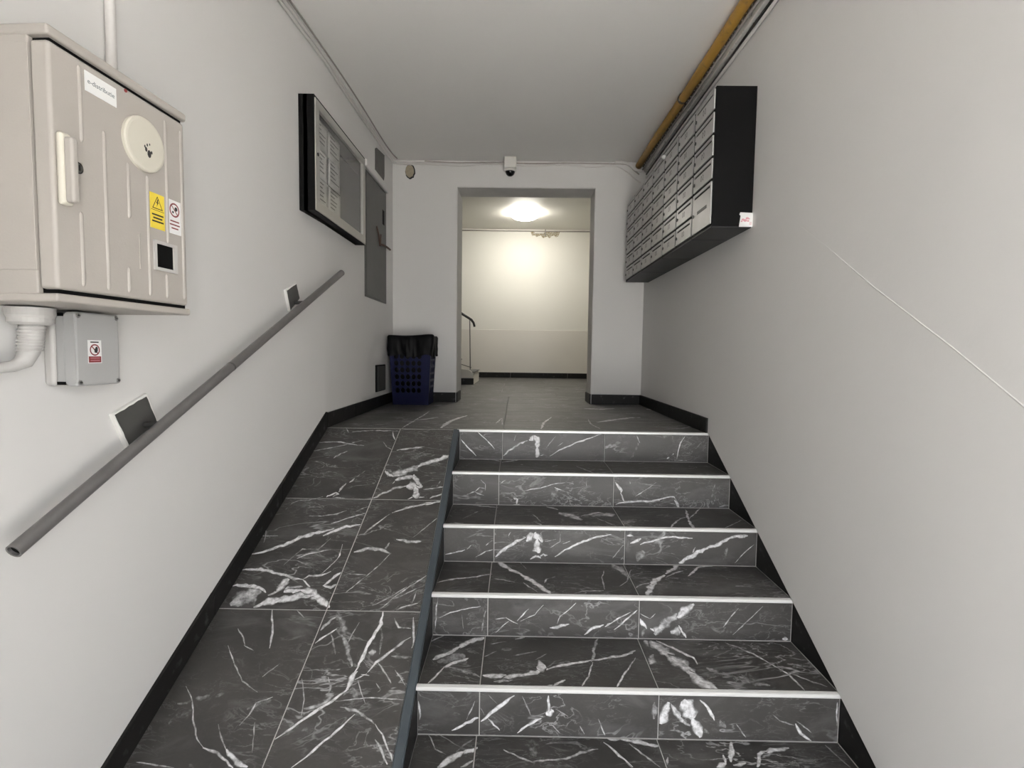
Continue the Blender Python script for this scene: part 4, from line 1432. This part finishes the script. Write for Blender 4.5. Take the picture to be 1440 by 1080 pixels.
def cable(name, pts, r, m, label, group=None, n=8, sub=10, cat='cable'):
    """smooth cable through the points (Catmull-Rom)"""
    P_ = [Vector(p) for p in pts]
    out = []
    for i in range(len(P_) - 1):
        a, b, c, d = P_[max(i - 1, 0)], P_[i], P_[i + 1], P_[min(i + 2, len(P_) - 1)]
        for k in range(sub):
            t = k / sub
            out.append(0.5 * ((2 * b) + (c - a) * t + (2 * a - 5 * b + 4 * c - d) * t * t + (3 * b - a - 3 * c + d) * t ** 3))
    out.append(P_[-1])
    o = MB().tube(out, r, n).build(name, m, None, origin=P_[0], smooth=True)
    return tag(o, label, cat, group)


# left corner cables that carry on round the back wall
def lc(y, off, z):
    return (left_x(y, off), y, z)


cable('cable', [lc(YE, .011, 2.115), lc(-2, .011, 2.112), lc(-1, .011, 2.110), lc(-.4, .011, 2.106), lc(0, .0125, 2.102), lc(.2, .011, 2.099), lc(.6, .011, 2.098), lc(1.1, .011, 2.103), (XL + .012, 1.45, 2.110), (XL + .018, 1.57, 2.112),
                (XL + .05, YB - .020, 2.113), (XL + .12, YB - .011, 2.114), (-0.9, YB - .010, 2.114), (-.5, YB - .010, 2.116), (-.17, YB - .010, 2.114), (-.155, YB - .010, 2.114)], .008, CABLE_W, 'pale cable following the left ceiling corner round to the security camera')
cable('cable', [lc(YE, .010, 2.090), lc(-2, .010, 2.088), lc(-1, .010, 2.086), lc(-.4, .010, 2.080), lc(0, .0115, 2.077), lc(.2, .010, 2.074), lc(.6, .010, 2.076), lc(1.1, .010, 2.084), (XL + .012, 1.45, 2.090), (XL + .018, 1.57, 2.093),
                (XL + .05, YB - .020, 2.095), (XL + .11, YB - .010, 2.096), (-0.98, YB - .010, 2.090)], .0075, CABLE_W, 'lower pale cable along the left wall ending by the oval hole')
cable('cable', [lc(YE, .028, 2.1265), lc(-1, .028, 2.1265), lc(.3, .028, 2.1265), lc(1.3, .028, 2.1265), (XL + .05, YB - .05, 2.1265)], .005, CABLE_G, 'thin grey cable tight against the ceiling above the notice case')
cable('cable', [(-.95, YB - .006, 2.098), (-.72, YB - .006, 2.090), (-.52, YB - .006, 2.086), (-.34, YB - .006, 2.098), (-.16, YB - .006, 2.100)], .005, CABLE_W, 'thin white cable sagging between the oval hole and the camera')
cable('cable', [(-.86, YB - .0235, 2.117), (-.62, YB - .0235, 2.106), (-.42, YB - .0235, 2.108), (-.16, YB - .0235, 2.116)], .0045, CABLE_G, 'grey wire looping under the ceiling left of the security camera')
cable('cable', [(-.06, YB - .008, 2.112), (.15, YB - .008, 2.111), (.36, YB - .008, 2.116), (.7, YB - .008, 2.115), (.88, YB - .009, 2.113), (.935, YB - .010, 2.096), (.975, YB - .010, 2.060), (1.02, YB - .010, 2.025)], .006, CABLE_G, 'grey cable from the security camera to the yellow pipe')
cable('cable', [(-.06, YB - .0055, 2.094), (.10, YB - .0055, 2.090), (.30, YB - .0055, 2.100), (.45, YB - .0055, 2.096), (.60, YB - .0055, 2.084), (.74, YB - .0055, 2.095), (.84, YB - .0055, 2.090), (.93, YB - .0055, 2.035), (.99, YB - .0055, 1.985), (1.04, YB - .009, 1.955)], .005, CABLE_W,
      'thin white wire drooping from the camera into the letterbox corner')
cable('cable', [(.80, YB - .030, 2.120), (.88, YB - .032, 2.117), (.935, YB - .046, 2.088), (.975, YB - .056, 2.050), (1.03, YB - .056, 2.040)], .011, CABLE_W, 'short thick pale cable bent around the end of the yellow pipe')

# ================================================================ RIGHT WALL
gp = empty('gas_pipe', (1.010, 0.0, 2.092), 0, 'yellow painted gas pipe along the right ceiling corner', 'pipe')
MB().tube([(0, YE, 0.0)] + [(0.003 * math.sin(i), YE + (YB - .03 - YE) * i / 12, 0.003 * math.cos(i * 1.7)) for i in range(1, 12)] + [(0, YB - 0.03, 0.0)], 0.028, 18).build('pipe', YPIPE, gp, smooth=True)
for yv in (-1.6, 0.42):
    MB().tube([(0, yv - .012, 0), (0, yv + .012, 0)], 0.031, 18).build('clamp', GRIME, gp)
duct = tag(MB().box(1.042, 1.068, YE, YB - 0.02, 2.080, ZC).build('dusty_duct', GRIME, origin=(1.046, 0, 2.085), bevel=0.006), 'grimy brown duct squeezed between the yellow pipe and the wall', 'duct')
trk = tag(MB().box(1.058, XRW, YE, YB - 0.02, 2.040, 2.078).build('cable_trunking', TRUNK, origin=(1.075, 0, 2.04), bevel=0.005), 'dusty white cable trunking above the letterboxes', 'trunking')
cable('cable', [(1.080, YE, 2.030), (1.081, -1.5, 2.026), (1.080, -.6, 2.030), (1.081, 0.2, 2.026), (1.080, 1.0, 2.03), (1.078, YB - .03, 2.02)], .0065, CABLE_D, 'black cable under the dusty white trunking')
cable('cable', [(1.080, YE, 2.004), (1.081, -1.5, 2.000), (1.080, -.6, 2.003), (1.080, 0.2, 2.006), (1.081, 1.0, 2.005), (1.078, YB - .03, 1.995)], .009, CABLE_W, 'thick pale cable along the right wall under the black cable')
cable('cable', [(1.048, YE, 2.070), (1.046, -1.0, 2.066), (1.048, -.2, 2.069), (1.044, .3, 2.056), (1.048, .8, 2.068), (1.046, YB - .03, 2.060)], .007, CABLE_G, 'dusty grey cable between the yellow pipe and the white trunking')

# ---- letterboxes
MY0, MY1, MZ0, MZ1 = -0.466, 1.477, 1.070, 1.727
mdp = XRW - 0.894
mb_ = empty('letterbox_bank', (XRW, (MY0 + MY1) / 2, MZ0), 0, 'bank of steel-fronted letterboxes in a black case on the right wall', 'letterboxes')
L2 = (MY1 - MY0) / 2
bx = MB()
bx.box(-mdp + 0.004, 0.0, -L2, L2, 0.004, MZ1 - MZ0)
case = bx.build('case', BLACKPAINT, mb_, bevel=0.002)
cw = (MY1 - MY0) / 7
for a, b in ((0, 1), (1, 3), (3, 5), (5, 7)):
    MB().box(-mdp + 0.002, -0.002, -L2 + a * cw + 0.003, -L2 + b * cw - 0.003, -0.001, 0.006).build('bottom_plate', UNDER, case)
fxx = -mdp + 0.004


def flap(y0, y1, z0, z1):
    """a door plate with an open posting slot near its top"""
    w, h = y1 - y0, z1 - z0
    sa, sb = h / 2 - 0.026, h / 2 - 0.014
    m = MB()
    m.box(-0.006, 0.0, -w / 2, w / 2, -h / 2, sa)
    m.box(-0.006, 0.0, -w / 2, w / 2, sb, h / 2)
    m.box(-0.006, 0.0, -w / 2, -w / 2 + 0.014, sa, sb)
    m.box(-0.006, 0.0, w / 2 - 0.014, w / 2, sa, sb)
    d = m.build('letterbox_door', STEELDOOR, mb_)
    d.location = (fxx, (y0 + y1) / 2, (z0 + z1) / 2)
    return d


def flap_details(d, w, h, big):
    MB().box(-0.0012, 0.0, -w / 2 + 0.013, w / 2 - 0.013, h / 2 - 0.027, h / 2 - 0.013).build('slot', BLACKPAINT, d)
    MB().lathe([(0.0085, -0.0105), (0.0085, -0.0055)], (0, w / 2 - 0.013, -0.008), 10, 'x').build('lock', PLATE, d)
    m = MB()
    if big:
        m.box(-0.0068, -0.0055, -w * 0.30, w * 0.22, -0.012, 0.004)
    else:
        for q in (-1, 1):
            cy_ = q * 0.012
            for i in range(10):
                a, b = 2 * math.pi * i / 10, 2 * math.pi * (i + 1) / 10
                m.face([(-0.0064, cy_ + .0085 * math.cos(a), -.006 + .015 * math.sin(a)), (-0.0064, cy_ + .0085 * math.cos(b), -.006 + .015 * math.sin(b)),
                        (-0.0064, cy_ + .0045 * math.cos(b), -.006 + .0095 * math.sin(b)), (-0.0064, cy_ + .0045 * math.cos(a), -.006 + .0095 * math.sin(a))])
    m.build('number_mark', PLATE, d)


rh = (MZ1 - MZ0 - 0.012) / 6
proto = None
for c in range(7):
    y0, y1 = -L2 + c * cw + 0.012, -L2 + (c + 1) * cw - 0.012
    for r in range(6):
        z1 = MZ1 - MZ0 - 0.008 - r * rh
        z0 = z1 - rh + 0.015
        if c == 0 and r == 5:
            continue
        if c == 0 and r == 4:
            z0 -= rh
            d = flap(y0, y1, z0, z1)
            flap_details(d, y1 - y0, z1 - z0, True)
            continue
        if proto is None:
            proto = flap(y0, y1, z0, z1)
            flap_details(proto, y1 - y0, z1 - z0, False)
            kids = list(proto.children)
        else:
            d = proto.copy()
            col.objects.link(d)
            d.location = (fxx, (y0 + y1) / 2, (z0 + z1) / 2)
            d.parent = mb_
            for kd in kids:
                e = kd.copy()
                col.objects.link(e)
                e.parent = d
wad = tag(MB().lathe([(0.004, -0.012), (0.016, -0.008), (0.020, 0.0), (0.014, 0.010), (0.004, 0.013)], (0, 0, 0), 10, 'z').build('paper_wad', PAPER, smooth=True),
          'small white wad of paper stuck on the top edge of the letterboxes', 'paper')
wad.location = (fxx + XRW - 0.008, MY0 + 3 * cw + 0.0, MZ1 - 0.020)
nt = empty('paper_note', (1.056, MY0 - 0.0035, 1.071), 0, 'small white and pink note stuck to the black end of the letterboxes', 'note')
fix_normals(MB().prism([(-.030, .0), (.034, .0), (.034, .066), (-.026, .068), (-.030, .058), (-.024, .052)], -0.0012, 0.0, 'y').build('sheet', PAPER, nt))
m = MB()
for a, b, r in ((-.012, .034, .007), (-.002, .030, .009), (.008, .040, .008), (.012, .028, .006), (-.018, .026, .005), (.016, .038, .005)):
    m.face([(a + r * math.cos(2 * math.pi * q / 9), -0.0015, b + .7 * r * math.sin(2 * math.pi * q / 9)) for q in range(9)])
for i in range(3):
    m.face([(.018, -0.0015, .020 - i * .005), (.030, -0.0015, .020 - i * .005), (.030, -0.0015, .022 - i * .005), (.018, -0.0015, .022 - i * .005)])
m.build('pink_print', PINK, nt)

# ================================================================ LANDING
# ---- perforated blue bin
bn = empty('waste_bin', (-0.925, 1.455, 0.0), 0, 'blue perforated plastic waste bin in the corner by the doorway', 'bin')
top = [(-.178, -.150), (.178, -.150), (.178, .150), (-.178, .150)]
bot = [(-.150, -.120), (.150, -.120), (.150, .120), (-.150, .120)]
BH = 0.555


def side_panel(i, cols, u0, u1):
    a, b = bot[i], bot[(i + 1) % 4]
    c, d = top[i], top[(i + 1) % 4]

    def pt(u, v):
        x0_, y0_ = a[0] + (b[0] - a[0]) * u, a[1] + (b[1] - a[1]) * u
        x1_, y1_ = c[0] + (d[0] - c[0]) * u, c[1] + (d[1] - c[1]) * u
        return (x0_ + (x1_ - x0_) * v, y0_ + (y1_ - y0_) * v, BH * v)
    m = MB()
    v0, v1, rws_ = 0.17, 0.79, 6
    m.face([pt(0, 0), pt(1, 0), pt(1, v0), pt(0, v0)])
    m.face([pt(0, v1), pt(1, v1), pt(1, 1), pt(0, 1)])
    m.face([pt(0, v0), pt(u0, v0), pt(u0, v1), pt(0, v1)])
    m.face([pt(u1, v0), pt(1, v0), pt(1, v1), pt(u1, v1)])
    for cc in range(cols):
        for rr in range(rws_):
            ua, ub = u0 + (u1 - u0) * cc / cols, u0 + (u1 - u0) * (cc + 1) / cols
            va, vb = v0 + (v1 - v0) * rr / rws_, v0 + (v1 - v0) * (rr + 1) / rws_
            uc, vc = (ua + ub) / 2, (va + vb) / 2
            sq, ho = [], []
            for q in range(8):
                an = math.pi / 4 * q + math.pi / 8
                k = 1 / max(abs(math.cos(an)), abs(math.sin(an)))
                sq.append((uc + (ub - ua) / 2 * math.cos(an) * k, vc + (vb - va) / 2 * math.sin(an) * k))
                ho.append((uc + (ub - ua) * .40 * math.cos(an), vc + (vb - va) * .40 * math.sin(an)))
            for q in range(8):
                w = (q + 1) % 8
                m.face([pt(*sq[q]), pt(*sq[w]), pt(*ho[w]), pt(*ho[q])])
            for cnx, cny, qa, qb in ((ub, vb, 0, 1), (ua, vb, 2, 3), (ua, va, 4, 5), (ub, va, 6, 7)):
                m.face([pt(cnx, cny), pt(*sq[qb]), pt(*sq[qa])])
    o = m.build('perforated_side', BLUE, bn)
    md = o.modifiers.new('thickness', 'SOLIDIFY')
    md.thickness = 0.004
    md.offset = -1
    return o


side_panel(0, 5, 0.08, 0.80)
side_panel(1, 4, 0.14, 0.86)
side_panel(2, 5, 0.10, 0.90)
side_panel(3, 4, 0.14, 0.86)
MB().prism(bot, 0.0, 0.006, 'z').build('bottom', BLUE, bn)
m = MB()
for i in range(4):
    p, q = top[i], top[(i + 1) % 4]
    m.tube([(p[0], p[1], BH), (q[0], q[1], BH)], 0.007, 8)
m.build('rim', BLUE, bn, smooth=True)
bg_ = empty('bin_bag', (-0.925, 1.455, 0.40), 0, 'black bin bag folded over the rim of the blue waste bin', 'bag')
m = MB()
nb_ = 96
rws_b = [(-.030, -.385, 0), (-.020, -.10, 0), (-.012, .10, .3), (-.006, .172, .5), (.006, .186, .6), (.014, .172, .8), (.015, .12, 1.0), (.017, .07, 1.2), (.013, .035, 1.5), (.015, .012, 1.8)]
rnd = random.Random(5)
ph = [rnd.uniform(0, 6.28) for _ in range(8)]
for off, z, wr in rws_b:
    fz = max(0.0, (z + 0.40) / BH)
    for q in range(nb_):
        a = 2 * math.pi * q / nb_
        hx = (.150 + .028 * min(1, fz)) + off
        hy = (.120 + .030 * min(1, fz)) + off
        ca, sa = math.cos(a), math.sin(a)
        k = (abs(ca / hx) ** 16 + abs(sa / hy) ** 16) ** (-1 / 16)
        wv = 0.0035 * wr * (math.sin(9 * a + ph[0]) + .7 * math.sin(17 * a + ph[1] + z * 30) + .5 * math.sin(31 * a + ph[2]))
        zz = z + (0.010 * (math.sin(5 * a + ph[3]) + .6 * math.sin(11 * a + ph[4])) if wr > 1.4 else 0.004 * math.sin(4 * a + ph[5]) * wr)
        bulge = 0.020 * math.exp(-((a - R(318)) / .30) ** 2) if z > .10 and wr > .2 else 0.0
        m.v.append(((k + wv + bulge) * ca, (k + wv + bulge) * sa, zz + bulge * .5))
for r in range(len(rws_b) - 1):
    for q in range(nb_):
        w = (q + 1) % nb_
        m.f.append((r * nb_ + q, r * nb_ + w, (r + 1) * nb_ + w, (r + 1) * nb_ + q))
m.f.append(tuple(reversed(range(nb_))))
m.build('bag_film', BAG, bg_, smooth=True)

# ================================================================ HALL BEYOND THE DOORWAY
lp = empty('ceiling_lamp', (0.063, 5.12, ROOM_Z), 0, 'round white ceiling lamp switched on in the hall beyond the doorway', 'lamp')
MB().lathe([(0.19, 0.0), (0.19, -0.022), (0.18, -0.028), (0.0, -0.028)], (0, 0, 0), 40, 'z', cap1=False).build('base', WHITECAM, lp)
LAMP = emission('lamp_diffuser', (1.0, 0.955, 0.86), 41.0)
MB().lathe([(0.19, -0.012), (0.222, -0.016)] + [(0.222 * math.cos(R(a)), -0.028 - 0.085 * math.sin(R(a))) for a in (8, 20, 35, 50, 65, 80)] + [(0.002, -0.113)], (0, 0, 0), 40, 'z').build('diffuser', LAMP, lp, smooth=True)

fl = empty('staircase', (-0.63, 4.6, 0.0), 0, 'white sided staircase rising to the left in the hall beyond the doorway', 'staircase')
prof2 = [(0.0, 0.0), (0.0, 0.165)]
for k in range(8):
    prof2 += [(-0.28 * (k + 1), 0.165 * (k + 1))] + ([(-0.28 * (k + 1), 0.165 * (k + 2))] if k < 7 else [])
prof2 += [(-0.28 * 8, 0.0)]
fix_normals(MB().prism([(u, v) for u, v in prof2], -0.50, 0.55, 'y').build('flight', STAIRWHITE, fl))
MB().box(-2.2, 0.006, -0.512, -0.50, 0.0, 0.088).build('skirting', BLACK_TILE, fl)
sp = [(-0.002, 0.09), (-0.002, 0.13), (-0.02, 0.175), (-0.06, 0.205), (-0.20, 0.225), (-2.2, 1.40), (-2.2, 0.09)]
fix_normals(MB().prism(sp, -0.508, -0.44, 'y').build('side_curb', STAIRWHITE, fl, bevel=0.006))
for k in range(8):
    MB().box(-0.28 * (k + 1) - 0.0, -0.28 * k + 0.012, -0.44, 0.55, 0.165 * (k + 1), 0.165 * (k + 1) + 0.012).build('step_slab', MARBLE, fl)
sr = empty('stair_handrail', (-0.63, 4.13, 0.2), 0, 'black curved handrail on thin posts beside the white sided staircase', 'handrail')
MB().tube([(0.010, 0, 0.600), (-0.005, 0, 0.655), (-0.035, 0, 0.695), (-0.08, 0, 0.725), (-0.18, 0, 0.785), (-1.4, 0, 1.50)], [.015, .016, .017, .017, .017, .017], 12).build('rail', DARKRAIL, sr, smooth=True)
for i, xx in enumerate((-0.045, -0.185, -0.40, -0.62, -0.84, -1.06)):
    zb = 0.01 + (0.0 if i == 0 else (-xx - 0.20) * 0.587 + 0.01)
    zt = 0.70 if i == 0 else 0.79 + (-xx - 0.18) * 0.586
    MB().tube([(xx, 0, zb), (xx - 0.012, 0, zt)], 0.0065, 8).build('post', PLATE, sr, smooth=True)
MB().tube([(-0.03, 0, 0.035), (-0.185, 0, 0.085), (-1.06, 0, 0.60)], 0.005, 8).build('lower_bar', PLATE, sr, smooth=True)

cable('cable', [(-3.1, ROOM_Y - .008, 2.595), (-1.0, ROOM_Y - .008, 2.590), (.1, ROOM_Y - .008, 2.588), (.5, ROOM_Y - .01, 2.586), (1.2, ROOM_Y - .008, 2.590), (1.88, ROOM_Y - .008, 2.59)], .010, CABLE_G, 'grey cable along the top of the lamp-lit wall')
fit = empty('cable_fitting', (0.44, ROOM_Y, 2.55), 0, 'old cable fitting on stained broken plaster high on the lamp-lit wall', 'fitting')
m = [(-.23 + .46 * q / 12, -.045 + .018 * math.sin(q * 2.1) - (.02 if 4 < q < 9 else 0)) for q in range(13)] + [(.26 - .52 * q / 12, .030 + .010 * math.sin(q * 1.7)) for q in range(13)]
fix_normals(MB().prism(m, -0.004, 0.002, 'y').build('stained_plaster', STAIN, fit))
MB().box(-0.19, -0.03, -0.022, 0.0, -0.002, 0.0265).build('trunk_stub', WHITECAM, fit, bevel=0.004)
MB().tube([(0.0, -0.002, -0.036), (0.0, -0.022, -0.030), (0.0, -0.029, -0.012), (0.0, -0.029, 0.052), (0.0, -0.022, 0.064), (0.0, -0.002, 0.066)], 0.009, 8).build('bracket', CABLE_G, fit, smooth=True)
